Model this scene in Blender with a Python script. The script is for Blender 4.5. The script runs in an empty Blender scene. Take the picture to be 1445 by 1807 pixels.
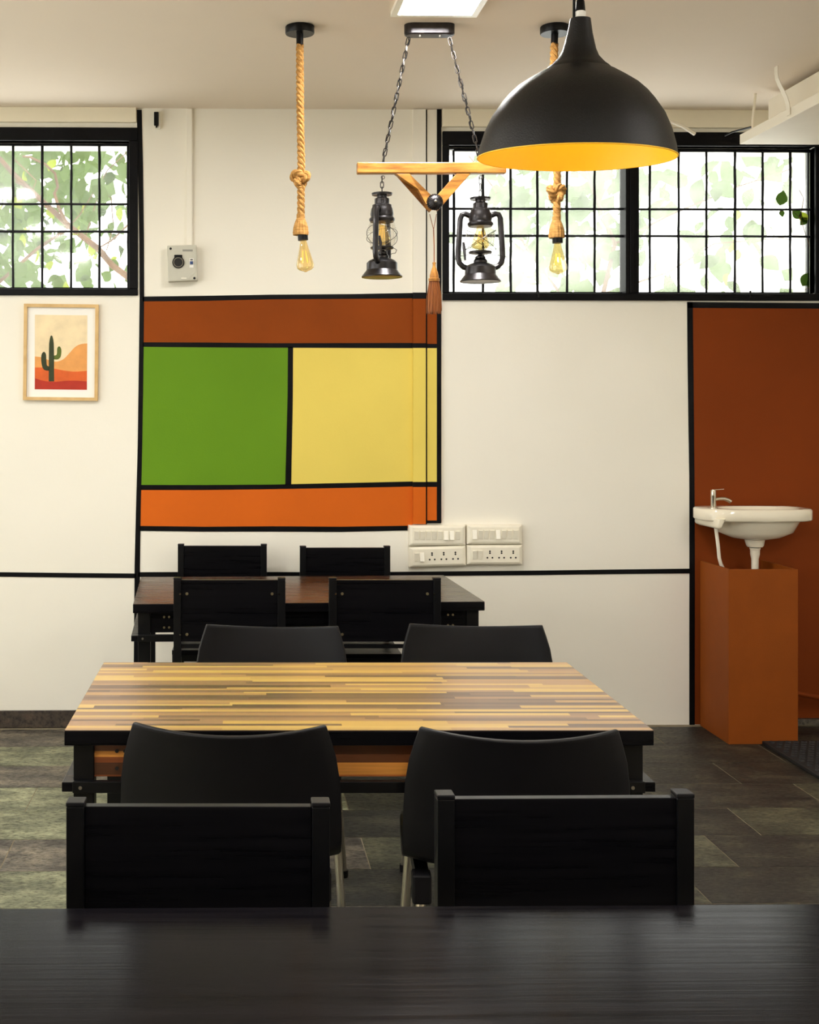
import bpy, bmesh, math, random
from mathutils import Vector, Matrix, Quaternion
PI = math.pi
sc = bpy.context.scene
C = sc.collection

# ---------------------------------------------------------------- camera
F_PX, CX, CY, HCAM, YAW = 2200.0, 438.0, 728.0, 1.44, math.radians(1.0)
cam_d = bpy.data.cameras.new('camera')
cam = bpy.data.objects.new('camera', cam_d); C.objects.link(cam)
cam.location = (0, 0, HCAM); cam.rotation_euler = (PI/2, 0, -YAW)
cam_d.sensor_width = 36.0; cam_d.sensor_fit = 'AUTO'
cam_d.lens = F_PX/1807*36
cam_d.shift_x = (722.5-CX)/1807; cam_d.shift_y = (CY-903.5)/1807
cam_d.clip_start = 0.02
sc.camera = cam
# ---------------------------------------------------------------- world / exposure
world = bpy.data.worlds.new('world'); sc.world = world; world.use_nodes = True
bg = world.node_tree.nodes['Background']
bg.inputs[0].default_value = (1.0, 0.99, 0.965, 1); bg.inputs[1].default_value = 4.4
sc.view_settings.view_transform = 'Standard'; sc.view_settings.look = 'None'
sc.view_settings.gamma = 1.0; sc.view_settings.exposure = 0.12
sc.view_settings.use_curve_mapping = False
sc.cycles.use_denoising = True
sc.cycles.max_bounces = 10; sc.cycles.diffuse_bounces = 6; sc.cycles.transparent_max_bounces = 24
sc.cycles.sample_clamp_indirect = 6.0
PANEL_E, PENDANT_E = 120.0, 20.0

# ---------------------------------------------------------------- projection helpers (photo pixel -> point in the room)
FX, FY = math.sin(YAW), math.cos(YAW); RX, RY = math.cos(YAW), -math.sin(YAW)
def PD(px, py, d):
    a = (px-CX)/F_PX*d
    return Vector((FX*d+RX*a, FY*d+RY*a, HCAM+(CY-py)/F_PX*d))
def PW(px, py, Y):
    a = (px-CX)/F_PX
    d = Y/(FY+RY*a)
    return PD(px, py, d)
def XZ(px, py, Y):
    p = PW(px, py, Y); return (p.x, p.z)
def CW(xc, d, z=0):
    return Vector((FX*d+RX*xc, FY*d+RY*xc, z))
Y0 = 5.72            # inner face of the back wall
ZC = 2.834           # ceiling

# ---------------------------------------------------------------- materials
def lin(c):
    return tuple(((v/255)/12.92 if v/255 <= 0.04045 else ((v/255+0.055)/1.055)**2.4) for v in c)
class NT:
    def __init__(s, name):
        s.m = bpy.data.materials.new(name); s.m.use_nodes = True
        s.t = s.m.node_tree; s.n = s.t.nodes; s.l = s.t.links
        s.b = s.n['Principled BSDF']; s.out = s.n['Material Output']
    def add(s, typ, **kw):
        n = s.n.new(typ)
        for k, v in kw.items(): setattr(n, k, v)
        return n
    def link(s, a, b): s.l.new(a, b)
    def coord(s, out='Object', scale=(1, 1, 1), rot=(0, 0, 0)):
        tc = s.add('ShaderNodeTexCoord'); mp = s.add('ShaderNodeMapping')
        mp.inputs['Scale'].default_value = scale; mp.inputs['Rotation'].default_value = rot
        s.link(tc.outputs[out], mp.inputs['Vector']); return mp.outputs['Vector']
    def noise(s, vec, scale=5, detail=4, rough=0.55):
        n = s.add('ShaderNodeTexNoise'); n.inputs['Scale'].default_value = scale
        n.inputs['Detail'].default_value = detail; n.inputs['Roughness'].default_value = rough
        if vec is not None: s.link(vec, n.inputs['Vector'])
        return n.outputs['Fac']
    def ramp(s, fac, stops, interp='LINEAR'):
        r = s.add('ShaderNodeValToRGB'); r.color_ramp.interpolation = interp
        e = r.color_ramp.elements
        while len(e) < len(stops): e.new(0.5)
        for i, (p, c) in enumerate(stops):
            e[i].position = p; e[i].color = (c[0], c[1], c[2], 1)
        s.link(fac, r.inputs[0]); return r.outputs[0]
    def bump(s, h, strength=0.2, dist=0.01):
        b = s.add('ShaderNodeBump'); b.inputs['Strength'].default_value = strength
        b.inputs['Distance'].default_value = dist
        s.link(h, b.inputs['Height']); s.link(b.outputs[0], s.b.inputs['Normal'])
    def math(s, op, a, b=None):
        n = s.add('ShaderNodeMath', operation=op)
        for i, v in enumerate((a, b)):
            if v is None: continue
            if isinstance(v, (int, float)): n.inputs[i].default_value = v
            else: s.link(v, n.inputs[i])
        return n.outputs[0]
def plain(name, col, rough=0.5, metal=0.0, var=0.06, nscale=6, bump=0.0, bscale=60, spec=None, coat=0):
    t = NT(name); t.b.inputs['Roughness'].default_value = rough; t.b.inputs['Metallic'].default_value = metal
    c = lin(col)
    v = t.coord()
    f = t.noise(v, nscale, 4)
    t.link(t.ramp(f, [(0.3, [x*(1-var) for x in c]), (0.7, [min(1, x*(1+var)) for x in c])]), t.b.inputs['Base Color'])
    if bump: t.bump(t.noise(v, bscale, 3), bump, 0.004)
    if spec is not None: t.b.inputs['Specular IOR Level'].default_value = spec
    if coat: t.b.inputs['Coat Weight'].default_value = coat
    return t.m
def emit(name, col, e):
    t = NT(name); t.b.inputs['Base Color'].default_value = (*col, 1)
    t.b.inputs['Emission Color'].default_value = (*col, 1); t.b.inputs['Emission Strength'].default_value = e
    return t.m
def glassy(name, tint, gloss=0.12, rough=0.03):
    t = NT(name); tr = t.add('ShaderNodeBsdfTransparent'); tr.inputs[0].default_value = (*tint, 1)
    gl = t.add('ShaderNodeBsdfGlossy'); gl.inputs['Roughness'].default_value = rough
    lw = t.add('ShaderNodeLayerWeight'); lw.inputs[0].default_value = 0.35
    mx = t.add('ShaderNodeMixShader')
    f = t.math('ADD', t.math('MULTIPLY', lw.outputs['Facing'], gloss*3), gloss*0.3)
    t.link(f, mx.inputs[0]); t.link(tr.outputs[0], mx.inputs[1]); t.link(gl.outputs[0], mx.inputs[2])
    t.link(mx.outputs[0], t.out.inputs[0]); return t.m
def dirty_glass(name, lo, hi):
    """window glass with a dusty film whose density varies over the pane"""
    t = NT(name); tr = t.add('ShaderNodeBsdfTransparent'); tr.inputs[0].default_value = (.97, .98, .97, 1)
    tl = t.add('ShaderNodeBsdfTranslucent'); tl.inputs[0].default_value = (.93, .95, .92, 1)
    df = t.add('ShaderNodeBsdfGlossy'); df.inputs['Roughness'].default_value = 0.05
    v = t.coord('Object', (1, 1, 1))
    f = t.noise(v, 2.2, 6, 0.6)
    f = t.ramp(f, [(0.35, (lo,)*3), (0.65, (hi,)*3)])
    m1 = t.add('ShaderNodeMixShader'); t.link(f, m1.inputs[0]); t.link(tr.outputs[0], m1.inputs[1]); t.link(tl.outputs[0], m1.inputs[2])
    m2 = t.add('ShaderNodeMixShader'); m2.inputs[0].default_value = 0.04
    t.link(m1.outputs[0], m2.inputs[1]); t.link(df.outputs[0], m2.inputs[2])
    t.link(m2.outputs[0], t.out.inputs[0]); return t.m
def strips(name, rowh, seglen, cols, axis_u='X', axis_v='Y', rough=0.3, coat=0.0):
    """narrow wood staves side by side: every stave and every length of it has its own tone"""
    t = NT(name); tc = t.add('ShaderNodeTexCoord'); sx = t.add('ShaderNodeSeparateXYZ'); t.link(tc.outputs['Object'], sx.inputs[0])
    u, v = sx.outputs[axis_u], sx.outputs[axis_v]
    n1 = t.add('ShaderNodeTexNoise', noise_dimensions='1D'); n1.inputs['Scale'].default_value = .55/rowh; n1.inputs['Detail'].default_value = 0; t.link(v, n1.inputs['W'])
    vv = t.math('ADD', v, t.math('MULTIPLY', n1.outputs['Fac'], rowh*1.3))
    row = t.math('FLOOR', t.math('DIVIDE', vv, rowh))
    wn = t.add('ShaderNodeTexWhiteNoise', noise_dimensions='1D'); t.link(row, wn.inputs['W'])
    uu = t.math('ADD', u, t.math('MULTIPLY', wn.outputs['Value'], 7.3))
    seg = t.math('FLOOR', t.math('DIVIDE', uu, seglen))
    cb = t.add('ShaderNodeCombineXYZ'); t.link(row, cb.inputs[0]); t.link(seg, cb.inputs[1])
    w2 = t.add('ShaderNodeTexWhiteNoise', noise_dimensions='2D'); t.link(cb.outputs[0], w2.inputs['Vector'])
    n = len(cols)
    col = t.ramp(w2.outputs['Value'], [(i/n, lin(c)) for i, c in enumerate(cols)], 'CONSTANT')
    cv = t.add('ShaderNodeCombineXYZ'); t.link(t.math('MULTIPLY', u, 6), cv.inputs[0]); t.link(t.math('MULTIPLY', v, 220), cv.inputs[1])
    g = t.noise(cv.outputs[0], 1.0, 4)
    gr = t.ramp(g, [(0.25, (.78,)*3), (0.7, (1.08,)*3)])
    mx = t.add('ShaderNodeMix', data_type='RGBA', blend_type='MULTIPLY'); mx.inputs[0].default_value = 1
    t.link(col, mx.inputs[6]); t.link(gr, mx.inputs[7]); t.link(mx.outputs[2], t.b.inputs['Base Color'])
    t.b.inputs['Roughness'].default_value = rough; t.b.inputs['Coat Weight'].default_value = coat
    t.b.inputs['Coat Roughness'].default_value = 0.25
    return t.m
def grainwood(name, c0, c1, rough=0.4, stretch=(2, 60, 60), bump=0.15, spec=0.5):
    t = NT(name); v = t.coord('Object', stretch)
    f = t.noise(v, 1.0, 6, 0.6)
    t.link(t.ramp(f, [(0.3, lin(c0)), (0.7, lin(c1))]), t.b.inputs['Base Color'])
    r = t.ramp(f, [(0.3, (rough*0.8,)*3), (0.7, (min(1, rough*1.25),)*3)]); t.link(r, t.b.inputs['Roughness'])
    t.b.inputs['Specular IOR Level'].default_value = spec
    t.bump(f, bump, 0.002); return t.m
def satin(name, c0, c1, rough, ior, stretch=(2, 60, 60), bump=0.15):
    """dark satin lacquer: weak sheen over a near-black grained base"""
    t = NT(name); v = t.coord('Object', stretch); f = t.noise(v, 1.0, 6, 0.6)
    df = t.add('ShaderNodeBsdfDiffuse'); gl = t.add('ShaderNodeBsdfGlossy'); fr = t.add('ShaderNodeFresnel'); fr.inputs[0].default_value = ior
    t.link(t.ramp(f, [(0.3, lin(c0)), (0.7, lin(c1))]), df.inputs[0])
    t.link(t.ramp(f, [(0.3, (rough*.8,)*3), (0.7, (rough*1.25,)*3)]), gl.inputs['Roughness'])
    b = t.add('ShaderNodeBump'); b.inputs['Strength'].default_value = bump; b.inputs['Distance'].default_value = .002
    t.link(f, b.inputs['Height'])
    for n in (df, gl): t.link(b.outputs[0], n.inputs['Normal'])
    mx = t.add('ShaderNodeMixShader'); t.link(fr.outputs[0], mx.inputs[0]); t.link(df.outputs[0], mx.inputs[1]); t.link(gl.outputs[0], mx.inputs[2])
    t.link(mx.outputs[0], t.out.inputs[0]); return t.m
def slate(name, c0, c1, c2, seed):
    t = NT(name)
    oi = t.add('ShaderNodeObjectInfo'); tc = t.add('ShaderNodeTexCoord')
    ad = t.add('ShaderNodeVectorMath', operation='ADD'); t.link(tc.outputs['Object'], ad.inputs[0])
    cb = t.add('ShaderNodeCombineXYZ'); t.link(t.math('MULTIPLY', oi.outputs['Random'], 37.0), cb.inputs[0]); cb.inputs[1].default_value = seed
    t.link(cb.outputs[0], ad.inputs[1])
    mp = t.add('ShaderNodeMapping'); mp.inputs['Scale'].default_value = (1, 2.1, 1); mp.inputs['Rotation'].default_value = (0, 0, .2)
    t.link(ad.outputs[0], mp.inputs[0])
    f = t.noise(mp.outputs[0], 6, 9, 0.7); f2 = t.noise(mp.outputs[0], 44, 7, 0.72)
    col = t.ramp(f, [(0.38, lin(c0)), (0.5, lin(c1)), (0.62, lin(c2))])
    dk = t.ramp(f2, [(0.40, (.34, .32, .28)), (0.47, (.9, .9, .88)), (0.60, (1.18, 1.18, 1.14)), (0.68, (1.5, 1.48, 1.4))])
    rv = t.math('ADD', t.math('MULTIPLY', oi.outputs['Random'], 0.5), 0.75)
    mx = t.add('ShaderNodeMix', data_type='RGBA', blend_type='MULTIPLY'); mx.inputs[0].default_value = 1
    t.link(col, mx.inputs[6]); t.link(dk, mx.inputs[7])
    vm = t.add('ShaderNodeVectorMath', operation='SCALE'); t.link(mx.outputs[2], vm.inputs[0]); t.link(rv, vm.inputs['Scale'])
    t.link(vm.outputs[0], t.b.inputs['Base Color'])
    t.link(t.ramp(f2, [(0.3, (.62,)*3), (0.7, (.36,)*3)]), t.b.inputs['Roughness'])
    t.bump(f2, 0.45, 0.006); return t.m

M = {}
M['wall'] = plain('cream_wall_paint', (238, 234, 222), 0.8, var=0.02, nscale=1.3, bump=0.1, bscale=45, spec=0.2)
M['ceil'] = plain('ceiling_paint', (232, 219, 202), 0.9, var=0.02, nscale=1.0, bump=0.05)
M['lintel'] = plain('lintel_paint', (238, 230, 208), 0.8, var=0.04, nscale=4, bump=0.1)
M['pblack'] = plain('black_line_paint', (8, 8, 11), 0.45, var=0.5, nscale=9, bump=0.15, bscale=70, spec=0.12)
M['pbrown'] = plain('brown_wall_paint', (136, 62, 8), 0.7, var=0.10, nscale=2.2, bump=0.08, bscale=90, spec=0.15)
M['pbrown2'] = plain('deep_brown_wall_paint', (124, 54, 10), 0.7, var=0.08, nscale=1.6, bump=0.08, bscale=80, spec=0.15)
M['pgreen'] = plain('green_wall_paint', (96, 138, 26), 0.7, var=0.06, nscale=2, bump=0.1, bscale=120, spec=0.15)
M['pyellow'] = plain('yellow_wall_paint', (224, 202, 98), 0.7, var=0.04, nscale=2, bump=0.08, bscale=100, spec=0.15)
M['porange'] = plain('orange_wall_paint', (206, 98, 22), 0.7, var=0.06, nscale=2, bump=0.08, bscale=100, spec=0.15)
M['box_or'] = plain('terracotta_box_paint', (136, 68, 16), 0.6, var=0.07, nscale=5, bump=0.12, bscale=140, spec=0.15)
M['skirt'] = slate('dark_stone_skirting', (52, 44, 38), (66, 56, 48), (84, 70, 58), 3)
M['slate_g'] = slate('green_slate', (78, 80, 62), (112, 115, 90), (146, 147, 118), 1)
M['slate_b'] = slate('brown_slate', (50, 46, 42), (82, 76, 68), (112, 104, 90), 2)
M['slate_dark_dim'] = slate('dark_dimmed_slate', (22, 21, 18), (37, 36, 30), (64, 61, 48), 5)  # dark stone tone; on the right it stands for weaker light
M['slate_olive_dim'] = slate('dimmed_olive_slate', (40, 40, 30), (62, 62, 48), (88, 86, 66), 8)  # olive stone, darkened in colour for the weak light on the right
M['grout'] = plain('grout', (128, 118, 96), 0.9, var=0.2, nscale=20)
M['ash'] = satin('black_ash_wood', (5, 5, 7), (14, 13, 16), 0.3, 1.22, (2.2, 90, 90), 0.2)
M['ash_top'] = satin('black_ash_laminate', (9, 8, 11), (17, 15, 19), 0.16, 1.165, (2.0, 85, 85), 0.1)
M['ash_far'] = grainwood('dark_brown_ash_laminate', (34, 25, 21), (54, 40, 33), 0.26, (2.0, 85, 85), 0.12)
M['bmetal'] = plain('black_painted_metal', (8, 8, 10), 0.35, var=0.2, nscale=10, spec=0.22)
M['plastic'] = plain('black_moulded_plastic', (13, 12, 15), 0.42, var=0.15, nscale=12, bump=0.06, bscale=400, spec=0.22)
M['chrome'] = plain('chrome', (205, 198, 184), 0.14, 1.0, var=0.03)
M['steel'] = plain('dull_steel', (150, 145, 135), 0.35, 1.0, var=0.1)
M['brass'] = plain('brass_bolt', (140, 128, 100), 0.45, 1.0, var=0.1)
WC = [(180, 146, 80), (138, 104, 72), (166, 128, 76), (96, 70, 52), (192, 158, 84), (148, 112, 78), (114, 84, 62), (186, 150, 78), (156, 118, 78), (86, 62, 46)]
M['stave'] = strips('stave_laminate', 0.0185, 0.5, WC, 'X', 'Y', 0.34, 0.25)
M['stave_ap'] = strips('stave_apron', 0.0165, 0.62, [(196, 116, 48), (96, 52, 24), (212, 140, 60), (128, 66, 28), (176, 98, 42), (78, 42, 20)], 'X', 'Z', 0.4)
M['beamwood'] = grainwood('varnished_pine', (112, 64, 22), (204, 144, 64), 0.35, (7, 46, 46), 0.1)
M['frameoak'] = grainwood('light_oak', (196, 158, 98), (222, 188, 130), 0.5, (12, 60, 14), 0.05)
M['paper'] = plain('white_mat_board', (240, 238, 232), 0.8, var=0.01)
M['bronze'] = plain('antique_bronze', (64, 62, 64), 0.3, 0.9, var=0.5, nscale=14)
M['rope'] = grainwood('jute_rope', (140, 96, 46), (206, 158, 92), 0.85, (50, 50, 160), 0.5, 0.2)
M['tassel'] = grainwood('brown_tassel_thread', (112, 58, 20), (168, 98, 42), 0.6, (120, 120, 12), 0.3)
M['tasselhead'] = grainwood('gold_tassel_head', (128, 76, 24), (200, 140, 56), 0.4, (60, 60, 12), 0.2)
M['white_pl'] = plain('ivory_switch_plastic', (238, 232, 214), 0.35, var=0.03, nscale=30)
M['white_sw'] = plain('white_rocker_plastic', (246, 242, 228), 0.3, var=0.01)
M['dark'] = plain('dark_slot', (20, 18, 16), 0.7)
M['ceramic'] = plain('white_ceramic', (240, 232, 212), 0.12, var=0.015, coat=0.3)
M['pvc'] = plain('white_pvc', (236, 228, 210), 0.4, var=0.02)
M['greybox'] = plain('grey_enamel_box', (196, 194, 180), 0.45, var=0.04, nscale=14)
M['printgrey'] = plain('grey_print', (92, 92, 88), 0.7)
M['blue'] = plain('blue_switch', (40, 66, 118), 0.4)
M['shade_out'] = plain('textured_black_shade', (11, 10, 11), 0.42, var=0.25, nscale=60, bump=0.3, bscale=330, spec=0.32)
M['shade_in'] = plain('gold_shade_lining', (255, 200, 36), 0.45, var=0.02)
M['slab'] = plain('white_board', (232, 224, 206), 0.6, var=0.02)
M['rubber'] = plain('black_rubber', (16, 16, 18), 0.7, var=0.3, nscale=60)
M['bark'] = grainwood('bark', (74, 54, 40), (122, 94, 72), 0.85, (12, 12, 12), 0.3, 0.2)
def leafmat(name, col, tcol):
    t = NT(name); df = t.add('ShaderNodeBsdfDiffuse'); tl = t.add('ShaderNodeBsdfTranslucent')
    f = t.noise(t.coord('Object', (1, 1, 1)), 14, 3)
    t.link(t.ramp(f, [(0.3, [x*.8 for x in lin(col)]), (0.7, lin(col))]), df.inputs[0])
    t.link(t.ramp(f, [(0.3, [x*.8 for x in lin(tcol)]), (0.7, lin(tcol))]), tl.inputs[0])
    mx = t.add('ShaderNodeMixShader'); mx.inputs[0].default_value = 0.5
    t.link(df.outputs[0], mx.inputs[1]); t.link(tl.outputs[0], mx.inputs[2]); t.link(mx.outputs[0], t.out.inputs[0]); return t.m
M['leaf'] = leafmat('leaf_green', (52, 72, 32), (86, 108, 40))
M['leaf2'] = leafmat('leaf_pale_green', (72, 92, 54), (102, 124, 66))
M['leaf3'] = leafmat('leaf_dark_green', (36, 54, 24), (58, 80, 28))
M['leaf4'] = leafmat('leaf_yellow_green', (110, 120, 40), (150, 164, 48))
M['glass_l'] = dirty_glass('dusty_window_glass', 0.015, 0.075)
M['glass_r'] = dirty_glass('milky_window_glass', 0.09, 0.22)
M['glass_c'] = dirty_glass('clear_window_glass', 0.02, 0.06)
M['amber'] = glassy('amber_bulb_glass', (1.0, .86, .56), 0.16)
M['globe'] = glassy('lantern_globe_glass', (.97, .96, .93), 0.10)
M['filament'] = emit('bulb_filament', (1.0, .72, .25), 0.35)
M['panel'] = emit('led_diffuser', (1.0, .98, .94), PANEL_E)
M['bulb_on'] = emit('lit_bulb', (1.0, .88, .60), PENDANT_E)

# ---------------------------------------------------------------- mesh builder
class MB:
    def __init__(s): s.v = []; s.f = []
    def box(s, x0, x1, y0, y1, z0, z1, mat=None):
        b = len(s.v)
        pts = [(x0, y0, z0), (x1, y0, z0), (x1, y1, z0), (x0, y1, z0), (x0, y0, z1), (x1, y0, z1), (x1, y1, z1), (x0, y1, z1)]
        s.v += [tuple(mat @ Vector(p)) if mat is not None else p for p in pts]
        s.f += [tuple(b+i for i in q) for q in ((0, 3, 2, 1), (4, 5, 6, 7), (0, 1, 5, 4), (1, 2, 6, 5), (2, 3, 7, 6), (3, 0, 4, 7))]
        return s
    def bar(s, a, b, w, h, up=(0, 0, 1)):
        a = Vector(a); b = Vector(b); d = (b-a); L = d.length; d.normalize()
        x = d.cross(Vector(up)).normalized(); z = x.cross(d)
        mt = Matrix((x, d, z)).transposed().to_4x4(); mt.translation = a
        return s.box(-w/2, w/2, 0, L, -h/2, h/2, mt)
    def prism(s, poly, y0, y1):
        """polygon in x,z (counter-clockwise seen from -y), extruded in y"""
        b = len(s.v); n = len(poly)
        s.v += [(x, y0, z) for x, z in poly]+[(x, y1, z) for x, z in poly]
        s.f.append(tuple(b+i for i in range(n))); s.f.append(tuple(b+n+i for i in reversed(range(n))))
        for i in range(n):
            j = (i+1) % n; s.f.append((b+j, b+i, b+n+i, b+n+j))
        return s
    def tube(s, pts, r, seg=8, closed=False, caps=True):
        pts = [Vector(p) for p in pts]; n = len(pts); b = len(s.v)
        rad = r if isinstance(r, (list, tuple)) else [r]*n
        T = []
        for i in range(n):
            a = pts[(i-1) % n] if (closed or i > 0) else pts[0]
            c = pts[(i+1) % n] if (closed or i < n-1) else pts[-1]
            T.append((c-a).normalized())
        ref = Vector((0, 0, 1)) if abs(T[0].z) < 0.9 else Vector((1, 0, 0))
        N = (ref-T[0]*ref.dot(T[0])).normalized()
        for i in range(n):
            N = (N-T[i]*N.dot(T[i])).normalized(); B = T[i].cross(N)
            for k in range(seg):
                a = 2*PI*k/seg; s.v.append(tuple(pts[i]+(N*math.cos(a)+B*math.sin(a))*rad[i]))
        m = n if closed else n-1
        for i in range(m):
            j = (i+1) % n
            for k in range(seg):
                l = (k+1) % seg; s.f.append((b+i*seg+k, b+i*seg+l, b+j*seg+l, b+j*seg+k))
        if caps and not closed:
            s.f.append(tuple(b+k for k in reversed(range(seg)))); s.f.append(tuple(b+(n-1)*seg+k for k in range(seg)))
        return s
    def lathe(s, prof, c=(0, 0, 0), seg=32, rib=0, ribn=0, cap=True):
        """profile (r,z) turned about z through c"""
        b = len(s.v); n = len(prof)
        for r, z in prof:
            for k in range(seg):
                a = 2*PI*k/seg; rr = r*(1+(rib*math.cos(ribn*a) if rib else 0))
                s.v.append((c[0]+rr*math.cos(a), c[1]+rr*math.sin(a), c[2]+z))
        up = prof[-1][1] >= prof[0][1]
        for i in range(n-1):
            for k in range(seg):
                l = (k+1) % seg; q = (b+i*seg+k, b+i*seg+l, b+(i+1)*seg+l, b+(i+1)*seg+k)
                s.f.append(q if up else q[::-1])
        if cap:
            lo = tuple(b+k for k in range(seg)); hi = tuple(b+(n-1)*seg+k for k in range(seg))
            s.f.append(lo[::-1] if up else lo); s.f.append(hi if up else hi[::-1])
        return s
    def loft(s, rings, cap=(True, True)):
        b = len(s.v); n = len(rings[0])
        for r in rings: s.v += [tuple(p) for p in r]
        for i in range(len(rings)-1):
            for k in range(n):
                l = (k+1) % n; s.f.append((b+i*n+k, b+i*n+l, b+(i+1)*n+l, b+(i+1)*n+k))
        if cap[0]: s.f.append(tuple(b+k for k in reversed(range(n))))
        if cap[1]: s.f.append(tuple(b+(len(rings)-1)*n+k for k in range(n)))
        return s
    def mesh(s, name, mat, smooth=False, bevel=0, bseg=2, auto=35):
        me = bpy.data.meshes.new(name); bm = bmesh.new()
        vs = [bm.verts.new(p) for p in s.v]
        for f in s.f:
            try: bm.faces.new([vs[i] for i in f])
            except ValueError: pass
        bmesh.ops.recalc_face_normals(bm, faces=bm.faces[:])
        if bevel:
            bmesh.ops.bevel(bm, geom=bm.edges[:], offset=bevel, segments=bseg, profile=0.5, affect='EDGES', clamp_overlap=True)
        if smooth:
            for f in bm.faces: f.smooth = True
            ca = math.radians(auto)
            for e in bm.edges:
                if len(e.link_faces) == 2 and e.calc_face_angle(0) > ca: e.smooth = False
        bm.to_mesh(me); bm.free()
        if mat: me.materials.append(M[mat])
        return me
    def build(s, name, mat, parent=None, **kw):
        return place(name, s.mesh(name, mat, **kw), parent)
def place(name, me, parent=None, loc=None, rot=None):
    o = bpy.data.objects.new(name, me); C.objects.link(o)
    if parent is not None: o.parent = parent
    if loc is not None: o.location = loc
    if rot is not None: o.rotation_euler = rot
    return o
def tag(o, label=None, cat=None, group=None, kind=None):
    if label: o['label'] = label
    if cat: o['category'] = cat
    if group: o['group'] = group
    if kind: o['kind'] = kind
    return o
def thing(name, label, cat, loc=(0, 0, 0), rotz=0, group=None, kind=None):
    o = bpy.data.objects.new(name, None); C.objects.link(o); o.empty_display_size = .1
    o.location = loc; o.rotation_euler = (0, 0, rotz)
    return tag(o, label, cat, group, kind)
def dup(root, loc, rotz, label):
    r = root.copy(); C.objects.link(r); r.location = loc; r.rotation_euler = (0, 0, rotz); r['label'] = label
    for ch in list(root.children):
        c = ch.copy(); C.objects.link(c); c.parent = r
        for g in list(ch.children):
            d = g.copy(); C.objects.link(d); d.parent = c
    return r
def rect_px(x0, y0, x1, y1, Y):
    a = PW(x0, y1, Y); b = PW(x1, y0, Y); return a.x, b.x, a.z, b.z

# ================================================================= ROOM SHELL
XL, XR, YN = -2.6, 3.5, -2.4
WT = 0.22
def sx(px): return PW(px, CY, Y0).x
def sz(py, px=700): return PW(px, py, Y0).z
W1 = dict(x0=sx(-290), x1=sx(228), z0=sz(510, 120), z1=sz(249, 120))
W2 = dict(x0=sx(792), x1=sx(1437), z0=sz(518, 1100), z1=sz(258, 1100))
def wall_with_holes(name, xs0, xs1, z0, z1, holes, mk):
    m = MB(); cuts = sorted({xs0, xs1, *[h['x0'] for h in holes], *[h['x1'] for h in holes]})
    for a, b in zip(cuts[:-1], cuts[1:]):
        mid = (a+b)/2; h = [q for q in holes if q['x0'] < mid < q['x1']]
        if h: mk(m, a, b, z0, h[0]['z0']); mk(m, a, b, h[0]['z1'], z1)
        else: mk(m, a, b, z0, z1)
    return m
m = wall_with_holes('w', XL-WT, XR+WT, -0.1, ZC+.1, [W1, W2], lambda m, a, b, c, d: m.box(a, b, Y0, Y0+WT, c, d))
wall_back = tag(m.build('wall_back', 'wall'), 'cream painted back wall with a black-lined colour block mural', kind='structure')
HL = [dict(x0=0.2, x1=2.3, z0=0.85, z1=2.45), dict(x0=2.7, x1=4.8, z0=0.85, z1=2.45)]
m = wall_with_holes('w', YN, Y0, -0.1, ZC+.1, HL, lambda m, a, b, c, d: m.box(XL-WT, XL, a, b, c, d))
tag(m.build('wall_left', 'wall'), 'cream side wall with tall windows', kind='structure')
tag(MB().box(XR, XR+WT, YN, Y0, -.1, ZC+.1).build('wall_right', 'wall'), 'plain cream side wall beyond the basin', kind='structure')
tag(MB().box(XL-WT, XR+WT, YN-WT, YN, -.1, ZC+.1).build('wall_front', 'wall'), 'plain cream wall behind the camera', kind='structure')
tag(MB().box(XL, XR, YN, Y0, ZC, ZC+.1).build('ceiling', 'ceil'), 'flat off-white painted ceiling', kind='structure')
floor = tag(MB().box(XL, XR, YN, Y0, -.1, -.0014).build('floor', 'grout'), 'floor of green and brown slate slabs', kind='structure')
for i, h in enumerate(HL):
    w = thing('window_%d' % (i+3), 'tall side window with white frame', None, kind='structure'); 
    mm = MB()
    for a, b, c, d in ((h['x0'], h['x1'], h['z0'], h['z0']+.05), (h['x0'], h['x1'], h['z1']-.05, h['z1']), (h['x0'], h['x0']+.05, h['z0']+.05, h['z1']-.05), (h['x1']-.05, h['x1'], h['z0']+.05, h['z1']-.05), ((h['x0']+h['x1'])/2-.025, (h['x0']+h['x1'])/2+.025, h['z0']+.05, h['z1']-.05)):
        mm.box(XL-.12, XL-.05, a, b, c, d)
    mm.build('window_frame', 'pvc', w)
    xm = (h['x0']+h['x1'])/2
    for a, b in ((h['x0']+.05, xm-.025), (xm+.025, h['x1']-.05)):
        MB().box(XL-.09, XL-.085, a, b, h['z0']+.05, h['z1']-.05).build('pane', 'glass_c', w)

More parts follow.
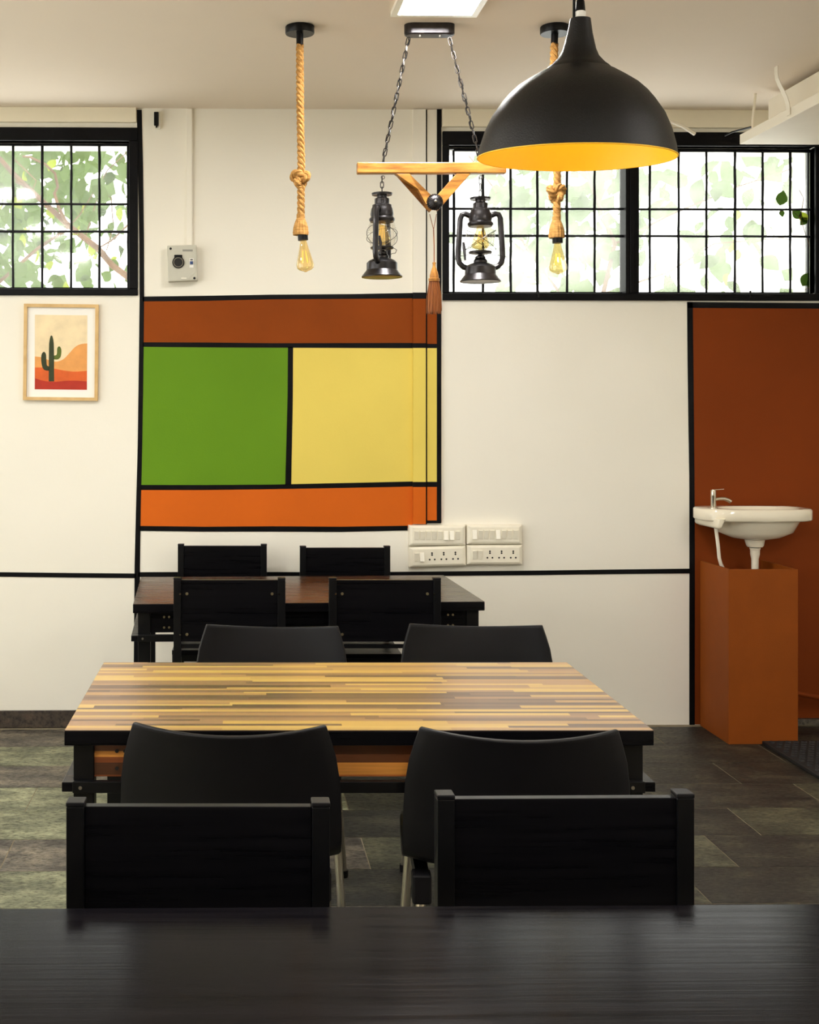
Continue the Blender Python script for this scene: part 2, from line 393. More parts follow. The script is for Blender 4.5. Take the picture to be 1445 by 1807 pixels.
# floor slabs: 0.585 x 0.2925 m, joints staggered as they lie
TW, TD, G = 0.585, 0.2925, 0.0036
YB = 3.926
rows = {-1: 1.423, 0: -.715, 1: -.517, 2: -.727, 3: -.927, 4: -.62, 5: -1.02}
rng = random.Random(4)
tile_me = {}
for mname in ('slate_g', 'slate_b', 'slate_dark_dim', 'slate_olive_dim'):
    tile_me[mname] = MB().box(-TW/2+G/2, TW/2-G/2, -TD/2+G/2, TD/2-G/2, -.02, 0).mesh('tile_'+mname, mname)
pref = {-1: 'slate_g', 0: 'slate_b', 1: 'slate_g', 2: 'slate_g', 3: 'slate_b', 4: 'slate_g', 5: 'slate_g'}
for k in range(-9, 6):
    off = rows.get(k, rng.uniform(0, TW)) % TW
    y = YB+(k+.5)*TD
    dep = TD
    i0 = math.floor((-1.75-off)/TW)
    for i in range(i0, i0+9):
        x = off+(i+.5)*TW
        q = rng.random()
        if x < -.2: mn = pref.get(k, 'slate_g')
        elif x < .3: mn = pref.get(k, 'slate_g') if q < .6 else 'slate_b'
        else: mn = 'slate_dark_dim' if q < .80 else 'slate_olive_dim'  # slabs darkened in colour to give the dimmer light on this side
        if k == 0 and 1.6 < x < 2.2: mn = 'slate_dark_dim'
        if k == 5 and x < 0.2: mn = 'slate_b' if q < .5 else 'slate_dark_dim'
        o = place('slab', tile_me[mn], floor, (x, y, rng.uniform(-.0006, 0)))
        if k % 2: o.rotation_euler = (0, 0, PI)

# baseboard and kerb
a = sx(-360); b = sx(236)
tag(MB().box(a, b, Y0-.014, Y0, 0, sz(1253, 80)).build('baseboard_back', 'skirt', bevel=.002), 'dark stone skirting along the foot of the back wall', kind='structure')
a = sx(1226)
tag(MB().box(a+.46, XR, Y0-.03, Y0, 0, .028).build('trim_1', 'slate_b', bevel=.003), 'low grey stone kerb below the deep brown panel', kind='structure')
# lintel strips above the two windows
l = MB(); l.box(sx(-330), sx(241), Y0-.022, Y0, sz(217, 100), ZC); tag(l.build('trim_2', 'lintel', bevel=.003), 'shallow cream lintel band above the smaller window', kind='structure')
l = MB(); l.box(sx(779), sx(1620), Y0-.022, Y0, sz(226, 1000), ZC); tag(l.build('trim_3', 'lintel', bevel=.003), 'shallow cream lintel band above the wide window', kind='structure')

# ---------------------------------------------------------------- mural: coats of paint on the wall
def paint(name, pts, mat, th=0.0015, Y=Y0):
    poly = [XZ(px, py, Y) for px, py in pts]
    ar = sum(poly[i][0]*poly[(i+1) % len(poly)][1]-poly[(i+1) % len(poly)][0]*poly[i][1] for i in range(len(poly)))
    if ar < 0: poly = poly[::-1]
    return MB().prism(poly, Y-th, Y).build(name, mat, wall_back)
P1, P2 = 0.0016, 0.0028
paint('painted_brown_band', [(250, 527), (728, 522), (728, 610), (250, 609)], 'pbrown', P1)
paint('painted_green_block', [(251, 608), (511, 608), (507, 860), (246, 860)], 'pgreen', P1)
paint('painted_yellow_block', [(512, 609), (728, 609), (728, 855), (508, 859)], 'pyellow', P1)
paint('painted_orange_band', [(245, 860), (728, 855), (728, 932), (245, 933)], 'porange', P1)
paint('painted_brown_panel', [(1217, 540), (1620, 541), (1620, 1283), (1221, 1278)], 'pbrown2', P1)
def line(up, lo): paint('painted_line', up+lo[::-1], 'pblack', P2)
def vline(l, r): paint('painted_line', l+r[::-1], 'pblack', P2)
vline([(241.5, 194), (243.5, 300), (246, 420), (246.5, 520), (245, 640), (243, 788), (240, 900), (237.5, 1000), (236.5, 1120), (235, 1286)],
      [(250, 194), (252.5, 300), (254, 420), (254.4, 520), (253.2, 640), (251, 788), (248.3, 900), (247, 1000), (246, 1120), (245, 1286)])
line([(252, 523.4), (360, 522), (480, 520), (620, 519), (728, 517)], [(252, 531.8), (360, 531), (480, 528.2), (620, 527.4), (728, 526.5)])
line([(252, 604), (360, 604.4), (480, 605.6), (728, 605.2)], [(252, 612), (360, 613), (480, 613.6), (728, 614.4)])
vline([(508, 612), (507.4, 700), (505, 790), (503.2, 856)], [(517, 612), (516.6, 700), (515, 790), (513.8, 856)])
line([(249, 855.6), (360, 855.8), (480, 855), (600, 852.4), (728, 849.6)], [(248, 864.6), (360, 864.6), (480, 863), (600, 861), (728, 858.4)])
line([(247, 928), (360, 929.4), (480, 928.6), (600, 929.4), (719, 927.6)], [(247, 936.8), (360, 938), (480, 938), (600, 938.6), (719, 936)])
line([(-330, 1008), (0, 1009.6), (120, 1011), (240, 1012)], [(-330, 1017), (0, 1017.6), (120, 1019), (240, 1020)])
line([(244, 1009.6), (400, 1009), (560, 1009.6), (700, 1009), (925, 1007), (1080, 1005), (1217, 1003.4)],
     [(244, 1018), (400, 1017.6), (560, 1018), (700, 1017), (925, 1015), (1080, 1013), (1217, 1011.8)])
vline([(1212, 533), (1213, 640), (1214.4, 740), (1216, 840), (1216.2, 1000), (1216, 1140), (1216, 1280)],
      [(1222, 533), (1223, 640), (1224, 740), (1225, 840), (1225.6, 1000), (1225.4, 1140), (1225.4, 1280)])
line([(1213, 533), (1330, 534), (1620, 536)], [(1213, 543.4), (1330, 544), (1620, 546)])
# ---------------------------------------------------------------- cable trunkings painted over with the mural
def trunking(name, label, x0, x1, th, secs):
    t = thing(name, label, 'trunking', (PW((x0+x1)/2, 700, Y0).x, Y0, 0)); ox, oy, _ = t.location
    for (ya, yb, mat) in secs:
        a, b, c, d = rect_px(x0, ya, x1, yb, Y0)
        MB().box(a-ox, b-ox, -th, 0, c, d).build('cover_section', mat, t)
    return t
trunking('cable_trunking', 'wider cable trunking running down the wall, painted over in the mural colours', 727.5, 750, .022,
         [(194.5, 517, 'wall'), (517, 528, 'pblack'), (528, 606, 'pbrown'), (606, 614.5, 'pblack'), (614.5, 850, 'pyellow'), (850, 859, 'pblack'), (859, 924, 'porange')])
trunking('cable_trunking', 'narrower trunking between two black lines, beside the wide window', 753, 777.5, .012,
         [(194.5, 523, 'wall'), (523, 607, 'pbrown'), (607, 614.5, 'pblack'), (614.5, 850, 'pyellow'), (850, 859, 'pblack'), (859, 918, 'porange'), (918, 923, 'pblack')])
x0, x1, z0, z1 = rect_px(770, 194, 777.8, 922, Y0)
MB().prism([(x0, z0), (x1, z0), (x1, z1), (x0, z1)], Y0-.0145, Y0-.012).build('painted_line', 'pblack', wall_back)
x0, x1, z0, z1 = rect_px(750, 194, 753, 925, Y0)
MB().box(x0, x1, Y0-.006, Y0, z0, z1).build('painted_line', 'pblack', wall_back)

# ---------------------------------------------------------------- windows
def window(name, label, W, out, bars_x, bars_y, gl, gr, gt, gb, glass, mull=None):
    """out: outer edges of the black frame in photo pixels (l,t,r,b)"""
    w = thing(name, label, None, kind='structure')
    ox0, ox1 = sx(out[0]), sx(out[2]); oz1, oz0 = sz(out[1], 700), sz(out[3], 700)
    fy0, fy1 = Y0-.014, Y0+.05
    f = MB()
    f.box(ox0, ox1, fy0, fy1, W['z1'], oz1); f.box(ox0, ox1, fy0, fy1, oz0, W['z0'])
    f.box(ox0, W['x0'], fy0, fy1, W['z0'], W['z1']); f.box(W['x1'], ox1, fy0, fy1, W['z0'], W['z1'])
    f.build('window_frame', 'pblack', w, bevel=.003)
    s = MB(); e = .012            # inner rebate
    s.box(W['x0'], W['x1'], Y0+.05, Y0+.08, W['z0'], W['z0']+e); s.box(W['x0'], W['x1'], Y0+.05, Y0+.08, W['z1']-.006, W['z1'])
    s.box(W['x0'], W['x0']+.006, Y0+.05, Y0+.08, W['z0']+e, W['z1']-.006); s.box(W['x1']-.006, W['x1'], Y0+.05, Y0+.08, W['z0']+e, W['z1']-.006)
    s.build('window_rebate', 'pblack', w)
    segs = [(W['x0'], W['x1'])]
    if mull:
        a, b = sx(mull[0]), sx(mull[1])
        MB().box(a, b, Y0-.006, Y0+.09, W['z0'], W['z1']).build('mullion', 'pblack', w, bevel=.003)
        MB().box(a+.018, b-.022, Y0-.016, Y0-.006, W['z0'], W['z1']).build('mullion_strip', 'pblack', w, bevel=.002)
        segs = [(W['x0'], a), (b, W['x1'])]
    for a, b in segs: MB().box(a+.004, b-.004, Y0+.062, Y0+.066, W['z0']+.008, W['z1']-.004).build('pane', glass, w)
    r = .0062; gy = Y0+.03
    def rod(p, q, n):
        d = Vector(q)-Vector(p); pts = [Vector(p)+d*i/n+Vector((rr.uniform(-.0012, .0012), 0, rr.uniform(-.0008, .0008))) for i in range(n+1)]
        MB().tube(pts, [r*rr.uniform(.82, 1.12) for _ in pts], 6).build('grille_bar', 'pblack', w, smooth=True)
    rr = random.Random(7)
    zt, zb = sz(gt, 700), sz(gb, 700)
    for (a, b) in segs:
        ga, gb_ = max(a, sx(gl)), min(b, sx(gr))
        for by in bars_y: rod((a, gy, sz(by, 700)), (b, gy, sz(by, 700)), 8)
        rod((ga, gy, zt), (gb_, gy, zt), 8)
    for bx in bars_x: rod((sx(bx), gy+.004, W['z0']), (sx(bx), gy+.004, zt), 9)
    return w
w1 = window('window_1', 'smaller black framed window with rod grille, above the cactus picture', W1, (-330, 228, 243.5, 522.5),
            [-241, -189, -137, -84, -32, 20.5, 72.5, 124, 174, 225], [360, 408.5], -241, 225, 255.5, 510, 'glass_l')
w2 = window('window_2', 'wide two-bay black framed window with rod grille, above the basin', W2, (780.5, 232, 1475, 530),
            [803, 855, 904, 951.5, 1004, 1053, 1151, 1202, 1251.5, 1302, 1351, 1400], [366, 414], 803, 1475, 262, 518, 'glass_r', (1103.5, 1127))
for px in (948, 1321):
    p = PW(px, 520, Y0)
    MB().tube([(p.x, Y0-.018, p.z-.012), (p.x, Y0-.018, p.z+.016)], .005, 8).build('latch_pin', 'bmetal', w2)
p = PW(38, 520, Y0)

# ================================================================= TABLES
def make_table(label, loc, rot, topmat, apmat, bolts='brass'):
    t = thing('dining_table', label, 'table', loc, rot, 'dining tables')
    W, D, H = 1.28, .74, .75
    MB().box(-W/2, W/2, -D/2, D/2, H-.033, H-.0012).build('tabletop', 'ash', t, bevel=.002)
    MB().box(-W/2+.001, W/2-.001, -D/2+.001, D/2-.001, H-.0012, H).build('laminate', topmat, t)
    lx, ly, s = W/2-.017-.0225, D/2-.022-.0225, .0225
    for x in (-lx, lx):
        for y in (-ly, ly): MB().box(x-s, x+s, y-s, y+s, 0, H-.033).build('leg', 'bmetal', t, bevel=.002)
    for sy in (-1, 1):
        MB().box(-lx+s, lx-s, sy*ly-.009+sy*.006, sy*ly+.009+sy*.006, .642, H-.033).build('apron', apmat, t)
        for x in (-lx+.072, -lx+.09, lx-.072, lx-.09):
            for z in (.698, .660):
                MB().tube([(x, sy*(ly+.015), z), (x, sy*(ly+.018), z)], .0042, 10).build('bolt', bolts, t)
    for sx_ in (-1, 1):
        MB().box(sx_*lx-s+.004, sx_*lx+s-.004, -ly+s, ly-s, .66, H-.033).build('side_apron', apmat, t)
        MB().box(sx_*(lx+s)-.001 if sx_ > 0 else -(lx+s)-.024, (lx+s)+.024 if sx_ > 0 else -(lx+s)+.001, -D/2+.012, D/2-.012, .613, .634).build('side_rail', 'ash', t, bevel=.0015)
    for sy in (-1, 1):
        MB().box(-lx-s, lx+s, sy*(ly+s)-(.016 if sy < 0 else 0), sy*(ly+s)+(.016 if sy > 0 else 0), .612, .637).build('front_rail' if sy < 0 else 'rear_rail', 'bmetal', t, bevel=.0015)
        for x in (-lx, lx):
            MB().tube([(x-.005, sy*(ly+s+.016), .624), (x-.005, sy*(ly+s+.0185), .624)], .004, 8).build('rail_bolt', 'steel', t)
    return t
def tloc(xc, d): 
    v = CW(xc, d); return (v.x, v.y, 0)
make_table('striped wood stave table with black edge in the middle of the room', tloc(.2405, 3.075), -YAW, 'stave', 'stave_ap', 'dark')
make_table('dark brown topped table standing near the painted mural wall', tloc(.2065, 4.89), math.radians(1.7), 'ash_far', 'ash')
make_table('black ash table across the bottom of the picture', tloc(.235, 1.372), math.radians(-.2), 'ash_top', 'ash')

# ================================================================= WOODEN CHAIRS (face -y, back at +y)
def make_wood_chair(label, loc, rot):
    t = thing('wooden_chair', label, 'chair', loc, rot, 'black wooden chairs with panel backs')
    px_, pw, pd = .186, .0135, .015
    for s in (-1, 1):
        MB().box(s*px_-pw, s*px_+pw, .17, .17+2*pd, 0, .843).build('rear_post', 'bmetal', t, bevel=.0015)
        MB().box(s*px_-pw-.0006, s*px_+pw+.0006, .1695, .2005, .843, .85).build('post_cap', 'plastic', t, bevel=.0018)
        MB().box(s*px_-pw, s*px_+pw, -.205, -.178, 0, .428).build('front_leg', 'bmetal', t, bevel=.0015)
        MB().box(s*px_-.009, s*px_+.009, -.178, .17, .398, .426).build('side_rail', 'bmetal', t)
        MB().box(s*px_-.007, s*px_+.007, -.178, .17, .14, .158).build('stretcher', 'bmetal', t)
    MB().box(-px_+pw, px_-pw, .176, .194, .622, .842).build('backrest', 'ash', t, bevel=.0015)
    MB().box(-px_+pw, px_-pw, .178, .192, .598, .611).build('back_rail', 'bmetal', t)
    MB().box(-px_+pw, px_-pw, -.202, -.184, .398, .426).build('front_rail', 'bmetal', t)
    MB().box(-.2, .2, -.215, .168, .428, .448).build('seat', 'ash', t, bevel=.003)
    for s in (-1, 1):
        for z in (.793, .648):
            MB().tube([(s*.152, .194, z), (s*.152, .1965, z)], .0052, 10).build('bolt', 'brass', t)
            MB().tube([(s*.176, .2, z), (s*.176, .2022, z)], .0034, 8).build('bolt', 'chrome', t)
    return t
def chair_loc(xc, d, rot, yb):
    """floor point so that the backrest centre (local y=yb) lands at camera distance d, sideways xc"""
    v = CW(xc, d); return (v.x+math.sin(rot)*yb, v.y-math.cos(rot)*yb, 0)
def at_px(px, d): return (px-CX)/F_PX*d
r0 = -YAW
c0 = make_wood_chair('black wooden chair tucked against the black ash table, below the striped table\'s left corner', chair_loc(at_px(350, 1.90), 1.90, r0-.004, .185), r0-.004)
r = r0+.018
dup(c0, chair_loc(at_px(994.5, 1.94), 1.94, r, .185), r, 'black wooden chair tucked against the black ash table, on the side toward the basin')
r = PI+r0-.006
dup(c0, chair_loc(at_px(405, 4.46), 4.46, r, .185), r, 'black wooden chair on the near side of the dark brown table, below the green panel')
r = PI+r0-.004
dup(c0, chair_loc(at_px(678.5, 4.46), 4.46, r, .185), r, 'black wooden chair on the near side of the dark brown table, nearer the switchboards')
r = r0-.006
dup(c0, chair_loc(at_px(392.5, 5.615), 5.60, r, .185), r, 'black wooden chair between the dark brown table and wall, below the green panel')
r = r0+.01
dup(c0, chair_loc(at_px(608.5, 5.52), 5.52, r, .185), r, 'black wooden chair between the dark brown table and wall, below the yellow panel')

# ================================================================= PLASTIC CHAIRS (face -y)
def shell_mesh():
    #   y, z, half width, edge wrap (forward), edge lift
    P = [(-.285, .405, .175, 0, .0), (-.283, .428, .196, 0, .002), (-.262, .444, .208, 0, .006), (-.18, .448, .216, 0, .012), (-.08, .444, .222, 0, .018),
         (.03, .440, .226, .0, .024), (.12, .444, .229, .012, .032), (.17, .458, .231, .03, .034), (.196, .49, .232, .045, .028), (.207, .54, .232, .05, .016),
         (.216, .60, .231, .05, .006), (.226, .66, .228, .05, .004), (.236, .71, .221, .05, .006), (.243, .745, .211, .05, .010), (.248, .768, .203, .05, .014), (.250, .776, .200, .05, .016)]
    NU = 16; v = []; f = []
    for (y, z, hw, wr, li) in P:
        for i in range(NU+1):
            u = -1+2*i/NU
            zz_ = z if z < .46 else .46+(z-.46)*.957
            v.append((hw*1.035*u, (y if y > -.2 else -.2+(y+.2)*.6)-wr*abs(u)**2.2, zz_+li*abs(u)**1.8))
    for j in range(len(P)-1):
        for i in range(NU):
            a = j*(NU+1)+i; f.append((a, a+1, a+NU+2, a+NU+1))
    me = bpy.data.meshes.new('shell'); bm = bmesh.new(); vs = [bm.verts.new(p) for p in v]
    for q in f: bm.faces.new([vs[i] for i in q])
    bmesh.ops.recalc_face_normals(bm, faces=bm.faces[:])
    bmesh.ops.solidify(bm, geom=bm.faces[:], thickness=.012)
    bmesh.ops.recalc_face_normals(bm, faces=bm.faces[:])
    be = [e for e in bm.edges if len(e.link_faces) == 2 and e.calc_face_angle(0) > 1.0]
    bmesh.ops.bevel(bm, geom=be, offset=.003, segments=2, profile=.5, affect='EDGES', clamp_overlap=True)
    for q in bm.faces: q.smooth = True
    bm.to_mesh(me); bm.free(); me.materials.append(M['plastic']); return me
SH = shell_mesh()
def make_plastic_chair(label, loc, rot):
    t = thing('plastic_chair', label, 'chair', loc, rot, 'black plastic shell chairs with chrome legs')
    place('seat_shell', SH, t)
    for s in (-1, 1):
        for (yt, yf, k) in ((-.215, -.245, 'front'), (.12, .20, 'rear')):
            x = s*.196
            so = MB(); so.box(x-.021, x+.021, yt-.021, yt+.021, .365 if k == 'front' else .38, .446); so.build('leg_socket', 'plastic', t, bevel=.006)
            MB().tube([(x, yt, .40), (s*.222, yf, .012)], .0115, 14).build('leg', 'chrome', t, smooth=True)
            MB().lathe([(.0135, 0), (.0145, .006), (.0145, .022)], (s*.2225, yf, 0), 14).build('leg_tip', 'plastic', t)
        MB().bar((s*.19, -.195, .415), (s*.19, .10, .415), .03, .03).build('under_rib', 'plastic', t)
    MB().bar((-.19, -.215, .41), (.19, -.215, .41), .02, .03).build('cross_rib', 'plastic', t)
    return t
r = PI+r0-math.radians(3.4)
pc = make_plastic_chair('black plastic chair at the near side of the striped table, under the mural', chair_loc(at_px(402, 2.612), 2.612, r, .235), r)
r = PI+r0-math.radians(3.2)
dup(pc, chair_loc(at_px(920, 2.575), 2.575, r, .235), r, 'black plastic chair at the near side of the striped table, toward the basin')
r = r0-math.radians(4.5)
dup(pc, chair_loc(at_px(481, 3.92), 3.92, r, .235), r, 'black plastic chair at the far side of the striped table, before the green panel side')
r = r0-math.radians(4)
dup(pc, chair_loc(at_px(837, 3.935), 3.935, r, .235), r, 'black plastic chair at the far side of the striped table, below the switchboards')

# ================================================================= PICTURE
pt = thing('framed_picture', 'oak framed desert picture of a cactus on orange dunes', 'picture', PW(108, 622, Y0)); pt.rotation_euler = (0, math.radians(.6), 0)
def loc_poly(pts, cx=108, cy=622.5, flip=False):
    k = Y0/F_PX; return [((x-cx)*k, (cy-y)*k) for x, y in pts]
def ppoly(name, pts, y0, y1, mat, parent=None):
    q = loc_poly(pts); ar = sum(q[i][0]*q[(i+1) % len(q)][1]-q[(i+1) % len(q)][0]*q[i][1] for i in range(len(q)))
    if ar < 0: q = q[::-1]
    return MB().prism(q, y0, y1).build(name, mat, parent or pt)
L, T, R_, B_, fw = 43, 538, 173.5, 707, 5.6
ppoly('frame_top', [(L, T), (R_, T), (R_-fw, T+fw), (L+fw, T+fw)], -.022, 0, 'frameoak'); ppoly('frame_bottom', [(L, B_), (R_, B_), (R_-fw, B_-fw), (L+fw, B_-fw)], -.022, 0, 'frameoak')
ppoly('frame_side', [(L, T), (L, B_), (L+fw, B_-fw), (L+fw, T+fw)], -.022, 0, 'frameoak'); ppoly('frame_side', [(R_, T), (R_, B_), (R_-fw, B_-fw), (R_-fw, T+fw)], -.022, 0, 'frameoak')
mat_ = ppoly('mat_board', [(L+fw, T+fw), (R_-fw, T+fw), (R_-fw, B_-fw), (L+fw, B_-fw)], -.010, -.002, 'paper')
M['pr_sky'] = plain('print_sand_sky', (236, 216, 176), .8, var=.12, nscale=12); M['pr_dune'] = plain('print_ochre_dune', (226, 158, 88), .8, var=.08, nscale=20)
M['pr_or'] = plain('print_orange_dune', (214, 96, 38), .8, var=.1, nscale=20); M['pr_red'] = plain('print_red_ground', (176, 48, 30), .8, var=.1, nscale=20); M['pr_cact'] = plain('print_cactus_green', (52, 60, 34), .8, var=.2, nscale=18); M['pr_cact2'] = plain('print_cactus_light_green', (86, 100, 36), .8, var=.15, nscale=18)
def zz(x, y): return (20+x/8.028, 520+y/8.028)
art = ppoly('print', [zz(335, 296), zz(1073, 296), zz(1078, 1347), zz(343, 1347)], -.0104, -.010, 'pr_sky', mat_)
def sm(pts, n=6):
    out = []
    for i in range(len(pts)-1):
        p0 = pts[max(i-1, 0)]; p1 = pts[i]; p2 = pts[i+1]; p3 = pts[min(i+2, len(pts)-1)]
        for k in range(n):
            t = k/n; out.append(tuple(.5*(2*p1[j]+(-p0[j]+p2[j])*t+(2*p0[j]-5*p1[j]+4*p2[j]-p3[j])*t*t+(-p0[j]+3*p1[j]-3*p2[j]+p3[j])*t**3) for j in (0, 1)))
    return out+[pts[-1]]
def art_piece(name, pts, y, mat): ppoly(name, [zz(*p) for p in pts], -y-.0004, -y, mat, mat_)
art_piece('print_dune', sm([(340, 885), (430, 895), (540, 935), (640, 955), (740, 920), (820, 840), (900, 750), (980, 705), (1076, 692)])+[(1077, 1200), (342, 1200)], .0104, 'pr_dune')
art_piece('print_orange_dune', sm([(342, 1040), (480, 1040), (620, 1055), (760, 1080), (900, 1092), (1077, 1080)])+[(1077, 1290), (343, 1290)], .0108, 'pr_or')
art_piece('print_red_ground', sm([(343, 1190), (420, 1215), (520, 1235), (640, 1238), (800, 1222), (940, 1220), (1077, 1230)])+[(1078, 1347), (343, 1347)], .0112, 'pr_red')
art_piece('print_cactus', [(540, 1235), (538, 900), (540, 700), (548, 640), (558, 600), (570, 584), (584, 596), (596, 640), (604, 700), (610, 900), (616, 1235)], .0116, 'pr_cact')
art_piece('print_cactus_arm', sm([(545, 1082), (500, 1080), (462, 1060), (440, 1000), (430, 920), (438, 850), (468, 818), (496, 850), (503, 930), (510, 1000), (530, 1020), (545, 1022)]), .0116, 'pr_cact')
art_piece('print_cactus_arm', sm([(606, 870), (640, 862), (652, 830), (656, 765), (682, 738), (708, 770), (712, 830), (700, 890), (664, 922), (606, 922)]), .0116, 'pr_cact2')

# ================================================================= WALL FITTINGS
# metal-clad socket box
p0 = PW(322.5, 466.5, Y0); bx = thing('socket_box', 'grey metal power socket box with round outlet on the wall', 'socket box', (p0.x, Y0, p0.z))
k = Y0/F_PX
def bq(px, py): return ((px-322.5)*k, (466.5-py)*k)
MB().prism([bq(297.5, 499), bq(349, 496.5), bq(347, 434.5), bq(296, 436)], -.05, 0).build('housing', 'greybox', bx, bevel=.003)
MB().prism([bq(299.5, 496), bq(333, 495), bq(346, 482), bq(345, 437), bq(298, 438)], -.0516, -.05).build('face_plate', 'greybox', bx, bevel=.0006)
x, z = bq(315.5, 465.5)
def disc(m, x, y0, y1, z, r, seg=24):
    m.tube([(x, y0, z), (x, y1, z)], r, seg); return m
s_ = disc(MB(), x, -.058, -.05, z, .0275).build('outlet', 'bmetal', bx, smooth=True)
MB().tube([(x+.021*math.cos(a*PI/12), -.0585, z+.021*math.sin(a*PI/12)) for a in range(24)], .0022, 6, closed=True).build('outlet_ring', 'steel', s_)
disc(MB(), x, -.0588, -.058, z, .018).build('outlet_well', 'dark', s_)
MB().box(x-.018, x+.018, -.060, -.05, z+.02, z+.034).build('outlet_cover', 'bmetal', s_, bevel=.002)
x, z = bq(338.5, 466.5)
b_ = MB().box(x-.009, x+.009, -.0535, -.0516, z-.021, z+.021).build('breaker', 'paper', bx); MB().box(x-.007, x+.007, -.062, -.0535, z-.007, z+.007).build('breaker_toggle', 'blue', b_, bevel=.001)
MB().box(x-.006, x+.006, -.0539, -.0535, z+.011, z+.018).build('breaker_print', 'printgrey', b_)
for px, py in ((302, 441.5), (343.5, 493)):
    x, z = bq(px, py); disc(MB(), x, -.0535, -.05, z, .0055, 12).build('screw', 'bmetal', bx)
x, z = bq(332, 444); MB().box(x-.024, x+.022, -.0521, -.0516, z-.001, z+.002).build('printed_line', 'printgrey', bx); MB().box(x-.024, x+.022, -.0521, -.0516, z-.0055, z-.003).build('printed_line', 'printgrey', bx)
x, z = bq(325, 493); MB().box(x-.012, x+.012, -.0521, -.0516, z-.002, z+.002).build('maker_label', 'white_sw', bx)
x0, x1, z0, z1 = rect_px(328.5, 193.5, 340, 435.5, Y0)
cd = thing('cable_conduit', 'cream cable trunking dropping from the ceiling to the socket box', 'trunking', ((x0+x1)/2, Y0, z0))
MB().box(-(x1-x0)/2, (x1-x0)/2, -.014, 0, 0, z1-z0).build('channel', 'wall', cd, bevel=.001); MB().box(-(x1-x0)/2+.003, (x1-x0)/2-.003, -.017, -.014, 0, z1-z0).build('channel_lid', 'wall', cd, bevel=.001)
# small black cable plug below the ceiling
p0 = PW(277, 213, Y0); cp = thing('cable_outlet', 'small black cable end in a cream clip just under the ceiling', 'cable outlet', (p0.x, Y0, p0.z))
MB().box(-.006, .018, -.02, 0, -.04, .036).build('clip_base', 'wall', cp, bevel=.003); MB().box(-.0125, .009, -.032, -.02, -.029, .034).build('plug', 'bmetal', cp, bevel=.003); MB().tube([(-.001, -.026, -.029), (-.001, -.026, -.038)], .004, 8).build('plug_tip', 'bmetal', cp)

# switchboards
def switchboard(label, c, w, h, rot, nsw, on, nsock):
    p = PW(c[0], c[1], Y0); t = thing('switchboard', label, 'switchboard', (p.x, Y0, p.z), 0, 'switchboards on the back wall'); t.rotation_euler = (0, rot, 0)
    W, H = w*k/2, h*k/2
    rings = []
    for (i, y) in ((0, 0), (0, -.03), (.004, -.036), (.016, -.041)):
        rings.append([(-W+i, y, -H+i*.7), (W-i, y, -H+i*.7), (W-i, y, H-i*.7), (-W+i, y, H-i*.7)])
    MB().loft(rings).build('plate', 'white_pl', t, bevel=.0012)
    x = -W+.034
    for i in range(nsw):
        d = i in on; xx = x+i*(.0268 if nsock == 0 else .0235)
        q = MB(); q.loft([[(xx-.0105, -.041, -.021), (xx+.0105, -.041, -.021), (xx+.0105, -.041, .021), (xx-.0105, -.041, .021)],
                          [(xx-.0095, -.052 if d else -.0425, -.019), (xx+.0095, -.052 if d else -.0425, -.019), (xx+.0095, -.0425 if d else -.050, .019), (xx-.0095, -.0425 if d else -.050, .019)]])
        q.build('rocker_switch', 'white_sw' if d else 'white_pl', t)
    for i in range(nsock):
        xx = -W+.104+i*.0535; hm = MB()
        for (dx, dz, r) in ((0, .017, .0042), (0, .0085, .0042), (-.0115, -.0125, .0042), (.0115, -.0125, .0042)):
            disc(hm, xx+dx, -.0416, -.041, dz, r, 10)
        hm.build('socket', 'dark', t)
    return t
switchboard('upper switchboard of eight rockers nearer the mural', (769.5, 943.5), 100, 35.5, 0, 8, (5, 6), 0)
switchboard('upper switchboard of eight rockers farther from the mural', (870, 942), 98, 34.5, 0, 8, (0, 4), 0)
switchboard('lower three-socket switchboard with a tilted edge nearer the mural', (770, 980.5), 100.5, 35.5, math.radians(-1.6), 2, (1,), 3)
switchboard('lower three-socket switchboard hanging straight, farther from the mural', (870, 977.6), 98, 34.5, 0, 2, (), 3)

# ================================================================= BASIN, TAP, BOX
DB = 5.57
def bw(px, py, d=DB): return PD(px, py, d)
zt = bw(1333, 900.5, 5.47).z; zr = bw(1333, 922, 5.47).z; zbowl = bw(1333, 954).z
xa, xb = bw(1227, 900, 5.64).x, bw(1440, 900, 5.53).x
bc = Vector(((xa+xb)/2, 5.578, 0)); hw = (xb-xa)/2; hd = .14
wb = thing('wash_basin', 'white ceramic wall-hung wash basin with a round bowl', 'basin', (bc.x, Y0, zr))
def ring(cx, cy, a, b, z, n=48, e=2.6):
    o = []
    for i in range(n):
        t = 2*PI*i/n; c, s = math.cos(t), math.sin(t)
        o.append((cx+a*math.copysign(abs(c)**(2/e), c), cy+b*math.copysign(abs(s)**(2/e), s), z))
    return o
oy = bc.y-Y0; dz = zt-zr
gx = .012; bx_ = bw(1336, 900, 5.6).x-bc.x; bhw = (bw(1416, 900, 5.55).x-bw(1262, 900, 5.55).x)/2
